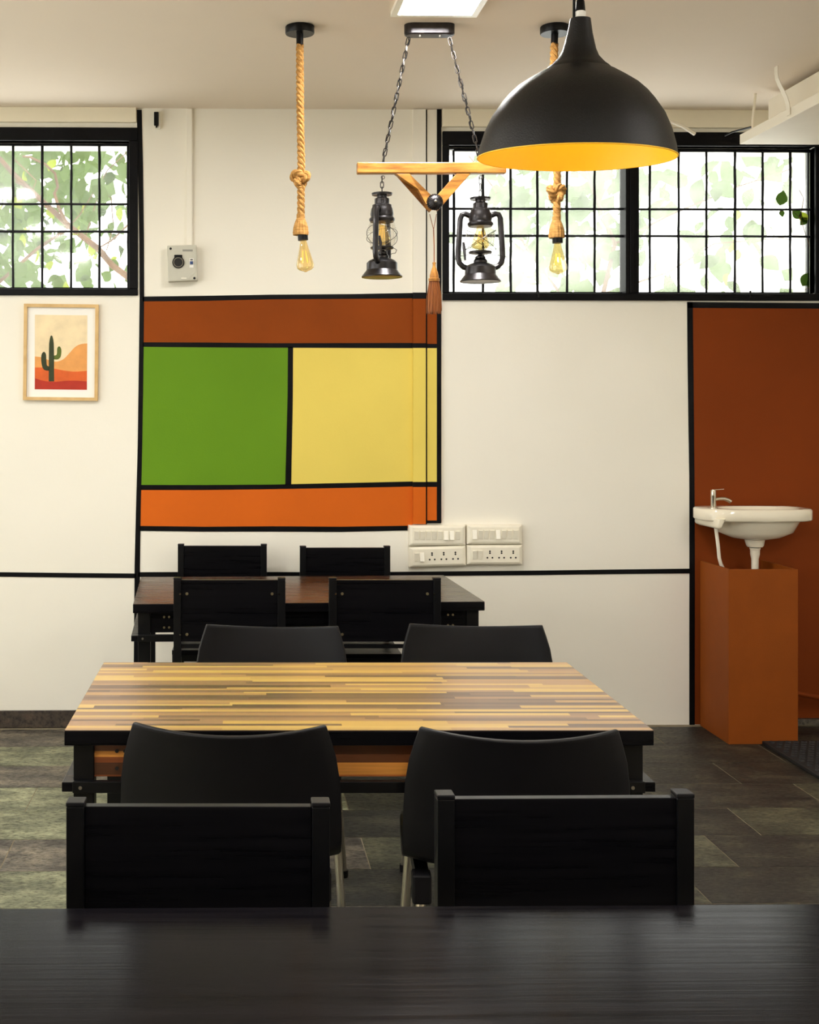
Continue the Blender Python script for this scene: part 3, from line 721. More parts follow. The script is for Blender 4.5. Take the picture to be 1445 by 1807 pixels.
# body: bowl underside, apron, rim, hollow
MB().loft([ring(bx_, oy, .05, .045, zbowl-zr, e=2), ring(bx_, oy, .11, .075, zbowl-zr+.010, e=2.1), ring(bx_, oy, .165, .10, zbowl-zr+.034, e=2.2), ring(bx_, oy, bhw-.006, .118, -.010, e=2.4), ring(bx_, oy, bhw, .124, 0.0, e=2.5),
           ring(0, oy, hw-.004, hd-.004, .0005, e=3.4), ring(0, oy, hw, hd, .006, e=3.6), ring(0, oy, hw, hd, dz-.006, e=3.6), ring(0, oy, hw-.006, hd-.006, dz, e=3.6),
           ring(bx_+.005, oy-.01, .178, .105, dz, e=2.6), ring(bx_, oy-.01, .165, .095, dz-.02, e=2.4), ring(bx_, oy-.01, .12, .07, dz-.075, e=2.2), ring(bx_, oy-.01, .03, .03, dz-.092, e=2)]).build('bowl', 'ceramic', wb, smooth=True, auto=50)
x0 = bw(1231, 900, 5.69).x-bc.x; x1 = bw(1264, 900).x-bc.x; zl = bw(1300, 930.5).z-zr
lw = (x1-x0)/2; lcx = (x0+x1)/2
MB().loft([ring(lcx, oy, lw-.010, hd-.012, zl, e=3.6), ring(lcx, oy, lw-.002, hd-.004, zl+.006, e=3.6), ring(lcx, oy, lw, hd-.001, zl+.014, e=3.6), ring(lcx+.008, oy, lw+.008, hd-.0005, .012, e=3.6)]).build('tap_ledge', 'ceramic', wb, smooth=True, auto=60)
zb2 = bw(1333, 967).z-zr
MB().loft([ring(bx_-.002, oy, .033, .033, zb2, 32, 2), ring(bx_-.002, oy, .038, .036, zb2+.006, 32, 2), ring(bx_-.004, oy, .046, .042, zbowl-zr+.004, 32, 2)]).build('drain_boss', 'ceramic', wb, smooth=True)
MB().lathe([(.022, zb2-.004), (.022, zb2)], (bx_-.002, oy, 0), 24).build('drain_washer', 'rubber', wb)
MB().lathe([(.016, -.36), (.016, zb2-.034-.02), (.0205, zb2-.034), (.021, zb2-.012), (.0235, zb2-.010), (.0235, zb2-.004)], (bx_-.002, oy, 0), 24).build('waste_pipe', 'pvc', wb, smooth=True)
h0 = bw(1262, 931); h0 = (h0.x-bc.x, oy-.05, zl)
hp = [h0]+[(bw(px, py).x-bc.x, oy-.05+dy, bw(px, py).z-zr) for px, py, dy in ((1264, 945, 0), (1266.5, 965, 0), (1269, 985, .005), (1273, 996, .01), (1284, 1012, .03), (1292, 1030, .06))]
MB().tube(hp, .0078, 10).build('supply_hose', 'pvc', wb, smooth=True)
p = bw(1261, 903); tp = thing('basin_tap', 'chrome pillar tap with curved spout and flat lever on the basin ledge', 'tap', (p.x, bc.y-.03, zt))
th = bw(1261, 865).z-zt
MB().lathe([(.0175, 0), (.0165, .004), (.0115, .0045), (.0115, th*.62), (.0118, th*.64), (.0118, th-.004), (.010, th)], (0, 0, 0), 24).build('tap_body', 'chrome', tp, smooth=True)
MB().tube([(.008, 0, th*.50), (.03, 0, th*.535), (.05, 0, th*.53), (.066, 0, th*.45), (.078, 0, th*.36)], [.0075, .008, .0085, .009, .009], 14).build('spout', 'chrome', tp, smooth=True)
MB().bar((-.004, 0, th+.001), (.046, 0, th+.004), .012, .003).build('lever', 'chrome', tp, bevel=.001)
# box hiding the pipes
fl = PD(1285.5, 728, 5.41); fr = PD(1409, 728, 5.41); bh = PD(1340, 1005, 5.41).z
db = thing('pipe_box', 'terracotta painted open-topped box under the basin', 'pipe box', (fl.x, fl.y, 0)); wbx = fr.x-fl.x; dpb = Y0-.0025-fl.y
MB().box(0, wbx, 0, .014, 0, bh).build('front_panel', 'box_or', db, bevel=.001); MB().box(0, .014, .014, dpb-.02, 0, bh).build('side_panel', 'box_or', db, bevel=.001); MB().box(wbx-.014, wbx, .014, dpb, 0, bh).build('side_panel', 'box_or', db, bevel=.001)
# painted pipe low on the wall
a = PD(1400, 1222.5, 5.685); b = PD(1470, 1236, 5.685); ppw = thing('water_pipe', 'brown painted water pipe low on the wall beside the terracotta box', 'pipe', a)
MB().tube([(0, 0, 0), tuple((b-a)*.5), tuple(b-a)], .012, 12).build('pipe', 'pbrown2', ppw, smooth=True)
MB().box((b-a).x*.8-.008, (b-a).x*.8+.008, -.01, .032, (b-a).z*.8-.014, (b-a).z*.8+.014).build('pipe_clip', 'pbrown2', ppw)
# door mat
c_ = PD(1346, 1310, 5.40); mt = thing('door_mat', 'black rubber door mat on the slate in front of the pipe box', 'mat', (c_.x, 5.37, 0)); 
MB().box(0, .62, -.62, 0, 0, .016).build('mat_base', 'rubber', mt, bevel=.003)
nb = MB()
for i in range(17):
    for j in range(17):
        x, y = .03+i*.035+(.0175 if j % 2 else 0), -.03-j*.035
        if x < .6: nb.lathe([(.013, .016), (.010, .0215)], (x, y, 0), 6)
tag(nb.build('mat_studs', 'rubber', mt), kind='stuff')

# ================================================================= CEILING FITTINGS
def panel(label, x, y):
    t = thing('ceiling_light', label, 'ceiling light', (x, y, ZC), 0, 'square LED ceiling panels')
    s = .15; f = MB()
    for a, b, c, d in ((-s, s, -s, -s+.022), (-s, s, s-.022, s), (-s, -s+.022, -s+.022, s-.022), (s-.022, s, -s+.022, s-.022)): f.box(a, b, c, d, -.018, 0)
    f.build('panel_frame', 'white_sw', t); MB().box(-s+.022, s-.022, -s+.022, s-.022, -.0165, -.008).build('diffuser', 'panel', t)
pp = PD(765, 22, 4.34)
panel('lit square white panel on the ceiling above the lantern chandelier', pp.x, pp.y-.15)
for (x, y) in ((pp.x, .5), (-1.35, 3.7), (-1.35, 2.1), (-1.35, .5), (2.55, 2.1), (2.55, .5)):  # unseen extra panels, added to brighten and even out the room
    panel('unseen square ceiling panel added to light the room', x, y)
# suspended white board at the corner
DSL = 5.50
a = PD(1305, 255, DSL); zb_ = a.z; th = .043
sl = thing('suspended_unit', 'white board unit hung under the ceiling by a strap, near the wide window', 'ceiling unit', (a.x, a.y, zb_))
MB().box(0, 1.1, -2.6, 0, 0, th).build('board', 'slab', sl, bevel=.002)
MB().box(.10, 1.05, -2.5, -.06, th, ZC-zb_-.03).build('unit_body', 'slab', sl, bevel=.004)
q = PD(1392, 185, 5.0)
ys = q.y-a.y
st = []
for i in range(9):
    t_ = i/8; st.append((-.004-.05*math.sin(min(1, t_*1.15)*PI/2)**3, th*.3+(ZC-zb_-.002-th*.3)*t_))
mm = MB()
for i in range(8):
    (xA, zA), (xB, zB) = st[i], st[i+1]; b0 = len(mm.v)
    mm.v += [(xA, ys, zA), (xA, ys+.03, zA), (xB, ys+.03, zB), (xB, ys, zB), (xA+.002, ys, zA), (xA+.002, ys+.03, zA), (xB+.002, ys+.03, zB), (xB+.002, ys, zB)]
    mm.f += [tuple(b0+i_ for i_ in f_) for f_ in ((0, 1, 2, 3), (7, 6, 5, 4), (0, 4, 5, 1), (1, 5, 6, 2), (2, 6, 7, 3), (3, 7, 4, 0))]
mm.build('hanging_strap', 'slab', sl)
a2 = PD(1328, 222, 5.45)-a; MB().tube([(a2.x, a2.y, th*.9), (a2.x, a2.y, a2.z+.02), (a2.x+.012, a2.y, ZC-zb_)], .006, 8).build('hanger_rod', 'pvc', sl)
pts = [PD(1279, 239, 5.69), PD(1292, 233, 5.66), PD(1305, 229.5, 5.62), PD(1326, 224, 5.52)]
o = thing('black_cable', 'thin black cable from the wide window frame to the white unit', 'cable', pts[0]); MB().tube([p-pts[0] for p in pts], .0045, 8).build('cable_run', 'bmetal', o, smooth=True)
pts = [PD(1168, 205.5, 5.66), PD(1182, 214, 5.65), PD(1203, 222, 5.65), PD(1226, 236.5, 5.66)]
o = thing('white_strap', 'loose cream cable strip hanging over the wide window frame', 'cable', pts[0]); MB().tube([p-pts[0] for p in pts], [.003, .007, .008, .009], 6).build('strip', 'slab', o, smooth=True)

# ---------------------------------------------------------------- rope helpers
def frames(pts, closed=False):
    pts = [Vector(p) for p in pts]; n = len(pts); T = []
    for i in range(n):
        a = pts[(i-1) % n] if (closed or i > 0) else pts[0]; c = pts[(i+1) % n] if (closed or i < n-1) else pts[-1]
        T.append((c-a).normalized())
    ref = Vector((0, 1, 0)) if abs(T[0].y) < .9 else Vector((1, 0, 0)); N = (ref-T[0]*ref.dot(T[0])).normalized(); fr = []
    for i in range(n):
        N = (N-T[i]*N.dot(T[i])).normalized(); fr.append((pts[i], N.copy(), T[i].cross(N)))
    return fr
def rope(m, pts, R, pitch, closed=False, nst=3, seg=7):
    fr = frames(pts, closed); L = [0]
    for i in range(1, len(fr)): L.append(L[-1]+(fr[i][0]-fr[i-1][0]).length)
    tot = L[-1]
    if closed: tot += (fr[0][0]-fr[-1][0]).length; pitch = tot/max(1, round(tot/pitch))
    for s in range(nst):
        sp = []
        for (p, n, b), l in zip(fr, L):
            a = 2*PI*s/nst-2*PI*l/pitch; sp.append(p+(n*math.cos(a)+b*math.sin(a))*R*.5)
        m.tube(sp, R*.54, seg, closed=closed)
    return m
def knot(m, c, sxx, szz, syy, R):
    pts = []
    for i in range(72):
        t = 2*PI*i/72; pts.append((c[0]+sxx*(math.sin(t)+2*math.sin(2*t)), c[1]-syy*math.sin(3*t), c[2]+szz*(math.cos(t)-2*math.cos(2*t))))
    return rope(m, pts, R, .05, closed=True, nst=3, seg=6)
def bulb_prof(s=1.0, L=.118, r=.032):
    q = [(.0115, 0), (.0125, .10), (.0165, .25), (.0225, .45), (.0285, .64), (.0318, .78), (.0300, .87), (.0220, .935), (.0120, .965), (.0075, .978), (.0045, 1.0)]
    return [(a/.0318*r*s, -b*L*s) for a, b in q]
def rope_lamp(label, px_top, py_ceiling, d, xs, kn, sleeve, sock, bulb, flip):
    """xs: (px,py) centre line of the rope; all at camera distance d"""
    org = PD(px_top, py_ceiling, d); org.z = ZC
    t = thing('rope_pendant', label, 'pendant lamp', org, 0, 'knotted rope pendant lamps')
    kk = d/F_PX
    def q(px, py): return (PD(px, py, d)-org)
    MB().lathe([(.0505, -.028), (.0525, -.025), (.0525, -.003), (.050, 0)], (0, 0, 0), 40).build('ceiling_rose', 'bmetal', t, smooth=True)
    ph = q(*xs[0])
    MB().tube([(0, 0, -.026), tuple(ph)], .0128, 20).build('stem', 'bmetal', t, smooth=True)
    pts = [q(*p) for p in xs]; dense = []
    for i in range(len(pts)-1):
        n = max(2, int((pts[i+1]-pts[i]).length/.006))
        dense += [pts[i]+(pts[i+1]-pts[i])*j/n for j in range(n)]
    dense.append(pts[-1])
    R = .0145
    rope(MB(), dense, R, .062).build('rope', 'rope', t, smooth=True)
    kc = q(*kn); knot(MB(), kc, .0092*flip, .0092, .013, .0135).build('knot', 'rope', t, smooth=True)
    a, b = q(*sleeve[0]), q(*sleeve[1]); Ls = a.z-b.z
    MB().lathe([(.0145, 0), (.0150, -.012), (.0142, -.014), (.021, -.030), (.0265, -.05), (.026, -.052), (.0275, -.056), (.0265, -.060), (.0285, -.064), (.027, -Ls)], (0, 0, 0), 60, .035, 15).build('rope_sleeve', 'rope', t, smooth=True).location = a
    s0, s1 = q(*sock[0]), q(*sock[1]); sk = MB().tube([s0, s1], .0185, 24).build('socket', 'bmetal', t, smooth=True)
    b0, b1 = q(*bulb[0]), q(*bulb[1]); L = (b1-b0).length
    bl = MB().lathe(bulb_prof(1, L, .032), (0, 0, 0), 32).build('bulb', 'amber', t, smooth=True)
    qd = Vector((0, 0, -1)).rotation_difference((b1-b0).normalized()); bl.location = b0; bl.rotation_mode = 'QUATERNION'; bl.rotation_quaternion = qd
    MB().tube([(0, 0, -.003), (0, 0, -L*.3)], [.007, .0045], 10).build('bulb_stem', 'globe', bl, smooth=True)
    fm = MB()
    for i in range(4):
        a_ = PI/4+i*PI/2; fm.tube([(.007*math.cos(a_), .007*math.sin(a_), -L*.36), (.013*math.cos(a_), .013*math.sin(a_), -L*.72)], .0017, 6)
    fm.build('filament', 'filament', bl)
    return t
rope_lamp('knotted rope pendant lamp hanging in front of the plain cream wall', 529, 46, 4.5, [(529, 79), (529.5, 180), (531.5, 290), (531, 340), (531, 384)], (530, 315), ((530.5, 378), (534, 415)), ((534, 413), (534.8, 424)), ((535, 422), (539.5, 480)), 1)
rope_lamp('knotted rope pendant lamp hanging behind the black dome shade', 979, 44, 4.5, [(978, 77), (977, 120), (980, 220), (983, 300), (982.5, 350), (982.5, 390)], (981.5, 340), ((982, 382), (984, 420)), ((983.5, 418), (983.8, 429)), ((983.5, 427), (985, 484)), -1)

# ---------------------------------------------------------------- black dome pendant
DP = 2.9; kp = DP/F_PX
rim = PD(1024, 276, DP); o = Vector((rim.x, rim.y, ZC))
dp = thing('dome_pendant', 'large black dome pendant lamp with a glowing golden inside', 'pendant lamp', o)
prof = [(17.6, 33), (18.2, 36), (22, 59), (28.7, 86), (34.5, 99), (46, 111.5), (54, 117.5), (55.2, 120), (57, 121), (65, 125), (85, 137), (104.6, 150), (120, 164), (131, 177), (149, 203), (161, 229.5), (169, 256.5), (173, 276)]
zrim = rim.z-ZC
PO = [(r*kp, (276-y)*kp) for r, y in prof]
ztop = PO[0][1]
sh = MB(); seg = 72
sh.lathe([(r, z-ztop) for r, z in PO][::-1], (0, 0, 0), seg, cap=False).lathe([(0.0005, 0)]+[(PO[0][0], 0)], (0, 0, .0), seg, cap=False)
so = sh.build('shade', 'shade_out', dp, smooth=True, auto=60)
so.location = (0, 0, zrim+ztop)
li = MB(); inn = [(max(r-.0022, .002), z-.0012) for r, z in PO[6:]]
li.lathe([(r, z-ztop) for r, z in inn][::-1], (0, 0, 0), seg, cap=False); lo = li.build('shade_lining', 'shade_in', so, smooth=True, auto=60)
rm = MB(); rm.tube([((PO[-1][0]-.001)*math.cos(2*PI*i/72), (PO[-1][0]-.001)*math.sin(2*PI*i/72), -ztop) for i in range(72)], .0018, 6, closed=True).build('shade_rim', 'shade_in', so, smooth=True)
so.rotation_euler = (math.radians(3.6), math.radians(.9), 0)
bl = MB().lathe([(.0135, .02), (.0135, -.01), (.02, -.03), (.03, -.055), (.03, -.075), (.02, -.095), (.006, -.102)], (0, 0, 0), 24).build('lit_bulb', 'bulb_on', so, smooth=True); bl.location = (0, 0, PO[8][1]-ztop-.01)
MB().lathe([(.02, 0), (.02, .045)], (0, 0, 0), 20).build('lamp_holder', 'bmetal', so).location = (0, 0, PO[8][1]-ztop+.0)
c_ = zrim+ztop
MB().lathe([(.013, -.001), (.0135, .004), (.0115, .006), (.0125, .010), (.0125, .015), (.0105, .017)], (0, 0, c_), 20).build('ferrule', 'paper', dp, smooth=True)
MB().lathe([(.0105, .017), (.0115, .018), (.0095, .040), (.006, .046)], (0, 0, c_), 20).build('strain_relief', 'bmetal', dp, smooth=True)
MB().tube([(0, 0, c_+.04), (0, 0, -.03)], .0045, 10).build('flex', 'bmetal', dp, smooth=True)
MB().tube([(-.015, 0, c_-.002), (-.0145, 0, c_+.04), (-.008, 0, c_+.2), (-.008, 0, -.03)], .0035, 8).build('support_cable', 'bmetal', dp, smooth=True)
MB().lathe([(.05, -.03), (.055, -.026), (.055, 0)], (0, 0, 0), 36).build('ceiling_rose', 'bmetal', dp, smooth=True)

# ---------------------------------------------------------------- lantern chandelier
DL = 4.484; kl = DL/F_PX
oc = PD(757.5, 44, DL); oc.z = ZC
lc = thing('lantern_chandelier', 'rustic chandelier with a pine beam and V brace hung on two chains', 'chandelier', oc, -YAW)
def lq(px, py, dy=0): return Vector(((px-757.5)*kl, dy, HCAM+(CY-py)*kl-ZC))
# canopy plate, long with rounded ends
zc0 = lq(0, 65).z
def stadium(hx, hy, z, n=10):
    o_ = []
    for i in range(n+1):
        a_ = -PI/2+PI*i/n; o_.append((hx-hy+hy*math.cos(a_), hy*math.sin(a_), z))
    for i in range(n+1):
        a_ = PI/2+PI*i/n; o_.append((-hx+hy+hy*math.cos(a_), hy*math.sin(a_), z))
    return o_
hx = 44.5*kl
MB().loft([stadium(hx-.006, .024, -.040), stadium(hx-.001, .029, -.036), stadium(hx, .030, -.030), stadium(hx, .030, 0)]).build('ceiling_plate', 'bronze', lc, smooth=True, auto=30)
for px in (740, 775): MB().lathe([(.0035, -.047), (.0045, -.044), (.0045, -.040)], (lq(px, 65).x, -.012, 0), 10).build('screw', 'steel', lc)
# chains
def link_mesh(L=.030, W=.0125, r=.0020):
    pts = []; h = L/2-W/2
    for i in range(8): a_ = PI*i/7; pts.append((W/2*math.cos(a_), 0, h+W/2*math.sin(a_)))
    for i in range(8): a_ = PI+PI*i/7; pts.append((W/2*math.cos(a_), 0, -h+W/2*math.sin(a_)))
    return MB().tube(pts, r, 6, closed=True).mesh('chain_link', 'steel', smooth=True)
LM = link_mesh(); LM2 = link_mesh(.024, .011, .0017)
M['link'] = plain('bronze_chain', (74, 70, 68), 0.35, 1.0, var=0.3); LM.materials[0] = M['link']; LM2.materials[0] = M['link']
def chain(parent, a, b, me, pitch, cord=True):
    a = Vector(a); b = Vector(b); d = b-a; n = max(2, round(d.length/pitch)); dn = d.normalized()
    pr = parent
    if cord:
        pts = [a+d*i/40+Vector((.004*math.sin(i*1.3), .004*math.cos(i*1.1), 0)) for i in range(41)]
        pr = MB().tube(pts, .0021, 6).build('chain_cord', 'bmetal', parent, smooth=True)
    base = Vector((0, 0, 1)).rotation_difference(dn)
    for i in range(n):
        l = place('chain_link', me, pr, a+d*(i+.5)/n); l.rotation_mode = 'QUATERNION'
        l.rotation_quaternion = base @ Quaternion((0, 0, 1), PI/2*(i % 2)+.35)
    return pr
chain(lc, lq(721, 67), lq(675.5, 287), LM, .0258); chain(lc, lq(793, 67), lq(848.5, 288), LM, .0258)
bw_, by0, by1 = .0, -.018, .018
a, b = lq(629.5, 307), lq(892, 287.5)
MB().box(a.x, b.x, by0, by1, a.z, b.z).build('beam', 'beamwood', lc, bevel=.004)
def brace(p0, p1, w):
    p0, p1 = Vector(p0), Vector(p1); d = (p1-p0).normalized(); n = Vector((d.z, 0, -d.x))*w/2
    # top cut level with the beam
    poly = [(p0.x-w/2/abs(d.z), p0.z), (p1-n*(1 if d.x > 0 else -1)).xz, (p1+n*(1 if d.x > 0 else -1)).xz, (p0.x+w/2/abs(d.z), p0.z)]
    poly = [tuple(q) for q in poly]; ar = sum(poly[i][0]*poly[(i+1) % 4][1]-poly[(i+1) % 4][0]*poly[i][1] for i in range(4))
    if ar < 0: poly = poly[::-1]
    return MB().prism(poly, by0+.003, by1-.003).build('brace', 'beamwood', lc, bevel=.002)
brace(lq(709, 307.2), lq(765, 366), 19*kl); brace(lq(817, 307.2), lq(765, 366), 19*kl)
rc = lq(766, 358)
rs = MB().lathe([(14.5*kl, 0), (14*kl, .004), (10*kl, .012), (4*kl, .017), (.001, .018)], (0, 0, 0), 96, .035, 24).build('rosette', 'bronze', lc, smooth=True); rs.location = (rc.x, by0, rc.z); rs.rotation_euler = (PI/2, 0, 0)
MB().lathe([(.0055, .017), (.005, .021), (.002, .023)], (0, 0, 0), 12).build('rosette_nail', 'steel', rs, smooth=True)
for px in (675.5, 848): 
    e = lq(px, 313); MB().tube([(e.x+.006*math.cos(i*PI/6), 0, e.z+.006*math.sin(i*PI/6)) for i in range(12)], .0018, 6, closed=True).build('eye_ring', 'steel', lc, smooth=True)
ts = lq(766, 463); tas = MB().lathe([(.0055, 0), (.0065, -.004), (.005, -.008), (.0055, -.016), (.0125, -.034), (.0165, -.048), (.016, -.058), (.012, -.060)], (0, 0, 0), 20).build('tassel', 'tasselhead', lc, smooth=True); tas.location = ts
tc = lq(765, 405)-ts
MB().tube([lq(758, 378)-ts, tc], .0013, 5).tube([lq(770, 378)-ts, tc], .0013, 5).tube([tc, tc*.5+Vector((.001, 0, 0)), (0, 0, -.002)], .0019, 6).build('tassel_cord', 'tassel', tas, smooth=True)
for z in (-.060, -.0655): MB().tube([(.0175*math.cos(i*PI/10), .0175*math.sin(i*PI/10), z) for i in range(20)], .0032, 6, closed=True).build('tassel_binding', 'tasselhead', tas, smooth=True)
fg = MB(); rg = random.Random(3)
for i in range(150):
    a_ = rg.uniform(0, 2*PI); r1 = .0175*math.sqrt(rg.uniform(.45, 1)); r2 = r1*rg.uniform(1.25, 1.6); fg.tube([(r1*math.cos(a_), r1*math.sin(a_), -.066), (r2*.95*math.cos(a_+.1), r2*.95*math.sin(a_+.1), -.12), (r2*math.cos(a_), r2*math.sin(a_), -.18+rg.uniform(-.006, .006))], .0012, 4)
tag(fg.build('tassel_fringe', 'tassel', tas, smooth=True), kind='stuff')

# hurricane lanterns (local z=0 at the foot)
def lantern(label, px, py_bot, rot, tilt):
    p = PD(px, py_bot, DL); t = thing('hurricane_lantern', label, 'lantern', p, rot, 'hurricane lanterns on the chandelier')
    u = kl; y = lambda q: (498-q)*u
    MB().lathe([(33*u, y(497)), (35.5*u, y(497.6)), (36*u, y(496)), (30*u, y(488)), (27.5*u, y(485)), (27*u, y(484))], (0, 0, 0), 48).build('foot', 'bronze', t, smooth=True)
    MB().lathe([(27*u, y(485)), (27.2*u, y(484)), (27*u, y(472)), (23*u, y(468)), (15*u, y(464.5)), (12*u, y(463.5))], (0, 0, 0), 48).build('oil_tank', 'bronze', t, smooth=True)
    MB().lathe([(12*u, y(464)), (12.2*u, y(460)), (9*u, y(456)), (9*u, y(453)), (4*u, y(450)), (4*u, y(447))], (0, 0, 0), 32).build('burner', 'bronze', t, smooth=True)
    MB().lathe([(14*u, y(448.5)), (20*u, y(447)), (20.5*u, y(444.5)), (19*u, y(443.5))], (0, 0, 0), 40).build('gallery', 'bronze', t, smooth=True)
    gb = MB().lathe([(18*u, y(444)), (22*u, y(438)), (25.5*u, y(428)), (26*u, y(420)), (25*u, y(410)), (22*u, y(402)), (20.5*u, y(397))], (0, 0, 0), 40, cap=False).build('globe', 'globe', t, smooth=True)
    MB().lathe([(20.5*u, y(400)), (22.5*u, y(397)), (22.5*u, y(394)), (19.5*u, y(391)), (20*u, y(389)), (20.5*u, y(386)), (19*u, y(377)), (17*u, y(373)), (17*u, y(370)), (13*u, y(368)), (13*u, y(359)), (9*u, y(357)), (9*u, y(352)), (17.5*u, y(352.5)), (18.5*u, y(349)), (9*u, y(347.5)), (2*u, y(346))], (0, 0, 0), 40).build('chimney_hood', 'bronze', t, smooth=True)
    blb = MB().lathe([(r, z) for r, z in bulb_prof(1, 44*u, 15.5*u)], (0, 0, y(397)), 28).build('bulb', 'amber', t, smooth=True)
    fm = MB()
    for i in range(6):
        a_ = i*PI/3; fm.tube([(.005*math.cos(a_), .005*math.sin(a_), y(408)), (.012*math.cos(a_+.2), .012*math.sin(a_+.2), y(428))], .0008, 5)
    fm.build('filament', 'filament', blb)
    for s in (-1, 1):
        pts = [(s*18*u, 0, y(381)), (s*26*u, 0, y(377.5)), (s*32*u, 0, y(379)), (s*35*u, 0, y(386)), (s*36.5*u, 0, y(410)), (s*38.5*u, 0, y(440)), (s*39*u, 0, y(455)), (s*36.5*u, 0, y(464)), (s*31*u, 0, y(470)), (s*25*u, 0, y(472.5))]
        MB().tube(pts, 5.0*u, 10).build('side_tube', 'bronze', t, smooth=True)
    for sg in (-1, 1):
        pts = []
        for i in range(28):
            a_ = 2*PI*i/28; pts.append((27*u*math.cos(a_), 27*u*math.sin(a_), y(424)+sg*17*u*math.cos(a_)))
        MB().tube(pts, .0011, 5, closed=True).build('wire_guard', 'link_', t, smooth=True)
    pts = [(-43*u, 0, y(452)), (-30*u, -12*u, y(453)), (-20*u, -20*u, y(450)), (-8*u, -24*u, y(448)), (10*u, -24*u, y(449)), (22*u, -18*u, y(453)), (34*u, -8*u, y(452)), (46*u, 0, y(454))]
    MB().tube(pts, .0012, 5).build('lift_wire', 'link_', t, smooth=True)
    MB().tube([(-30*u, -4*u, y(428)), (-29*u, -6*u, y(440)), (-27*u, -6*u, y(460))], [.004, .006, .004], 8).build('lift_lever', 'bronze', t, smooth=True)
    ztop = HCAM+(CY-313)*kl-p.z
    z0 = y(347.5)
    n = 3; L = ztop-z0
    for i in range(n):
        l = place('chain_link', LM2, t, (0, 0, z0+L*(i+.5)/n)); l.rotation_euler = (0, 0, PI/2*(i % 2)+.4)
    return t
M['link_'] = M['link']
lantern('bronze hurricane lantern against the cream wall, its handles turned edge-on', 674, 490, math.radians(66), 0)
lantern('bronze hurricane lantern against the wide window, its handles spread wide', 847.5, 498, math.radians(-4), 0)

# ================================================================= OUTDOORS: trees beyond the windows
def leaf_mesh(name, L, W, mat, jag=0):
    n = 6; rl = []; rr_ = []; rg2 = random.Random(hash(name) % 97 if False else len(name))
    prof = [0, .62, .95, 1.0, .82, .45, 0]
    v = []; f = []
    for i in range(n+1):
        t = i/n; w = W*prof[i]*(1+jag*(.25 if i % 2 else -.15)); z = -.12*L*(t-.5)**2*4
        v += [(-w, t*L, z+.10*w), (0, t*L, z), (w, t*L, z+.10*w)]
    for i in range(n):
        a_ = i*3; f += [(a_, a_+1, a_+4, a_+3), (a_+1, a_+2, a_+5, a_+4)]
    me = bpy.data.meshes.new(name); me.from_pydata(v, [], f); me.materials.append(M[mat])
    for p_ in me.polygons: p_.use_smooth = True
    return me
LF = [leaf_mesh('leaf_a', .17, .055, 'leaf'), leaf_mesh('leaf_b', .14, .05, 'leaf2'), leaf_mesh('leaf_c', .15, .06, 'leaf2'), leaf_mesh('leaf_d', .12, .045, 'leaf3'), leaf_mesh('leaf_e', .12, .042, 'leaf4')]
def branch(parent, pts, r0_, r1_, d, dd=0):
    n = len(pts); P = [PD(px, py, d+dd*i/(n-1))-parent.location for i, (px, py) in enumerate(pts)]
    return MB().tube(P, [r0_+(r1_-r0_)*i/(n-1) for i in range(n)], 8).build('branch', 'bark', parent, smooth=True)
rg = random.Random(11)
def leaves(parent, n, boxpx, d0, d1, wts, sc=(.7, 1.2), clusters=None):
    for i in range(n):
        if clusters:
            cx_, cy_, cr = rg.choice(clusters); px, py = rg.gauss(cx_, cr), rg.gauss(cy_, cr*.8)
        else: px, py = rg.uniform(boxpx[0], boxpx[2]), rg.uniform(boxpx[1], boxpx[3])
        d = rg.uniform(d0, d1); me = rg.choices(LF, wts)[0]
        l = place('leaf', me, parent, PD(px, py, d)-parent.location)
        l.rotation_euler = (rg.uniform(-1.9, -.6), rg.uniform(-.8, .8), rg.uniform(0, 2*PI)); s = rg.uniform(*sc); l.scale = (s, s, s)
t1 = thing('tree', 'leafy tree with slanting brown branches behind the smaller window', 'tree', PD(260, 900, 7.2))
branch(t1, [(-320, 60), (-150, 190), (0, 280), (20, 303), (40, 323), (66, 347), (90, 369), (120, 397), (150, 421), (171, 437), (199, 469), (230, 492), (280, 560), (300, 900)], .012, .020, 7.1)
branch(t1, [(-240, 660), (-100, 570), (0, 497), (30, 470), (68, 437), (112, 409), (122, 398)], .011, .008, 7.12)
branch(t1, [(40, 276), (52, 277), (80, 290), (97, 306), (102, 330), (96, 341), (103, 365), (117, 393)], .006, .010, 7.05)
branch(t1, [(-120, 335), (0, 344), (30, 345), (66, 348)], .007, .008, 7.14)
branch(t1, [(-20, 310), (0, 312), (24, 319), (40, 326)], .006, .007, 7.0)
branch(t1, [(24, 280), (45, 300), (64, 319), (58, 334)], .004, .003, 6.9)
branch(t1, [(150, 420), (178, 330), (196, 350), (200, 400), (188, 442)], .004, .003, 7.3)
branch(t1, [(228, 395), (196, 425), (170, 440)], .006, .004, 7.35)
branch(t1, [(228, 265), (190, 300), (140, 380), (126, 395)], .003, .004, 7.2)
leaves(t1, 290, (-110, 190, 260, 530), 6.75, 8.2, (5, 4, 4, 2.2, 1.6), (.42, .88))
t2 = thing('tree', 'pale thin-leaved tree seen hazily through the milky wide window', 'tree', PD(1000, 950, 7.8))
branch(t2, [(1000, 950), (1040, 620), (1085, 430), (1060, 370), (1040, 320), (1010, 250), (980, 150)], .018, .005, 7.6)
branch(t2, [(1085, 430), (1180, 380), (1300, 330), (1420, 290), (1560, 240)], .008, .003, 7.7)
branch(t2, [(1060, 520), (1180, 480), (1260, 430), (1380, 420), (1480, 440)], .007, .003, 7.8)
branch(t2, [(1020, 560), (930, 440), (870, 330), (800, 240)], .010, .004, 7.9)
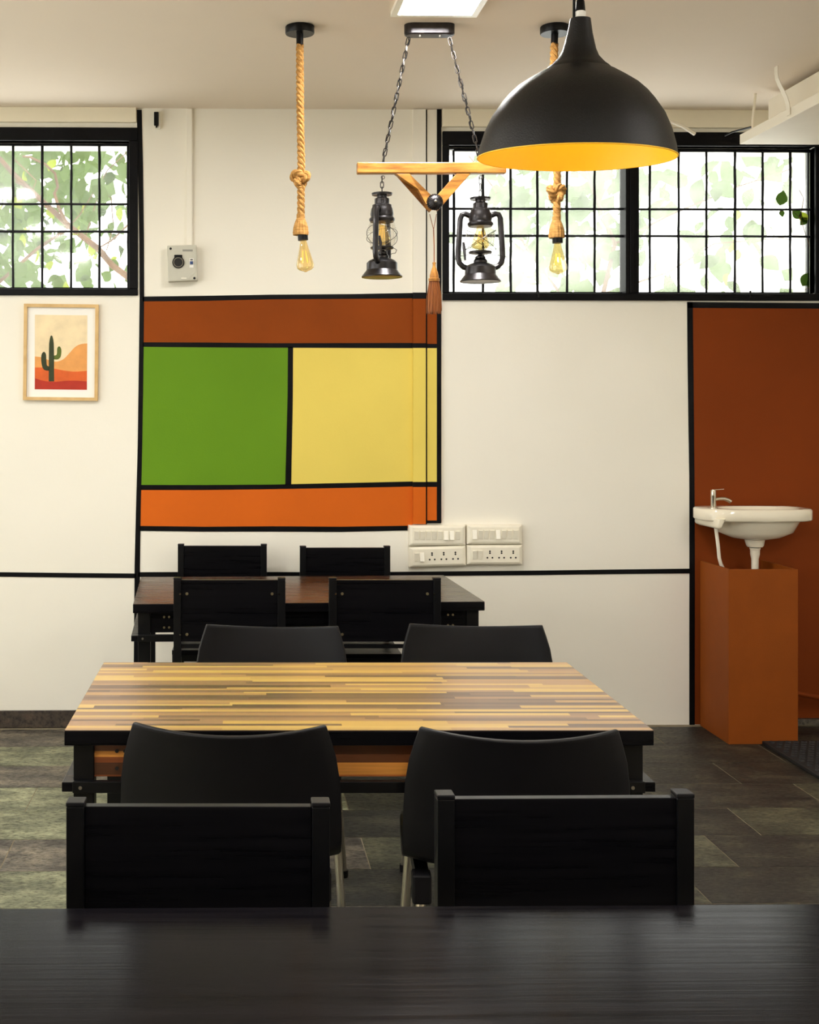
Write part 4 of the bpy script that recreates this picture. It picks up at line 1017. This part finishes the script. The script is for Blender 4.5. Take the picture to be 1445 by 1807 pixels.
leaves(t2, 150, None, 6.9, 8.6, (2.0, 5, 5, .4, .8), (.6, 1.2), [(930, 345, 26), (1050, 280, 40), (1060, 470, 40), (1235, 350, 40), (1220, 440, 44), (1200, 500, 36), (930, 470, 40), (1400, 330, 34), (1420, 400, 26), (1000, 380, 34), (1150, 490, 34), (860, 300, 40), (1300, 390, 40)])
YS = Y0+.05
t3 = thing('leaf_sprig', 'sprig of dark green leaves against the wide window pane, under the white ceiling unit', 'plant', PW(1436, 500, YS))
def sprig(pts): return MB().tube([PW(px, py, YS)-t3.location for px, py in pts], [.0022]+[.0014]*(len(pts)-1), 6).build('twig', 'bark', t3, smooth=True)
sprig([(1436, 500), (1430, 440), (1412, 384), (1390, 366), (1374, 376)]); sprig([(1436, 500), (1428, 506), (1420, 512)]); sprig([(1412, 384), (1418, 350), (1410, 335)])
for px, py, rz, s, mi in ((1376, 363, .25, .62, 3), (1398, 372, 2.2, .50, 3), (1412, 374, 2.6, .52, 4), (1424, 384, -2.4, .40, 3), (1416, 505, .5, .62, 3), (1438, 512, -.4, .6, 3), (1430, 486, 1.2, .42, 0), (1378, 370, 2.9, .30, 3)):
    l = place('leaf', LF[mi], t3, PW(px, py, YS)-t3.location); l.rotation_euler = (PI/2, rz, 0); l.scale = (s, s, s*.3)
# distant foliage behind
bgm = MB(); rg3 = random.Random(21)
for i in range(7000):
    px, py = rg3.uniform(-700, 1900), rg3.uniform(120, 700); 
    if math.sin(px*.013+1.0)+math.sin(py*.021+px*.006)+rg3.uniform(-.8, .8) < (.05 if px < 500 else .5): continue
    c_ = PD(px, py, rg3.uniform(9, 12)); L = rg3.uniform(.12, .26); mtx = Matrix.Translation(c_) @ Quaternion((rg3.gauss(0, 1), rg3.gauss(0, 1), rg3.gauss(0, 1), rg3.gauss(0, 1))).normalized().to_matrix().to_4x4()
    b0 = len(bgm.v); bgm.v += [tuple(mtx @ Vector(q)) for q in ((0, -L/2, 0), (L*.35, 0, .02), (0, L/2, 0), (-L*.35, 0, .02))]; bgm.f.append((b0, b0+1, b0+2, b0+3))
tag(bgm.build('distant_foliage', 'leaf2'), 'blurred pale green foliage far beyond the windows', 'foliage', kind='stuff')
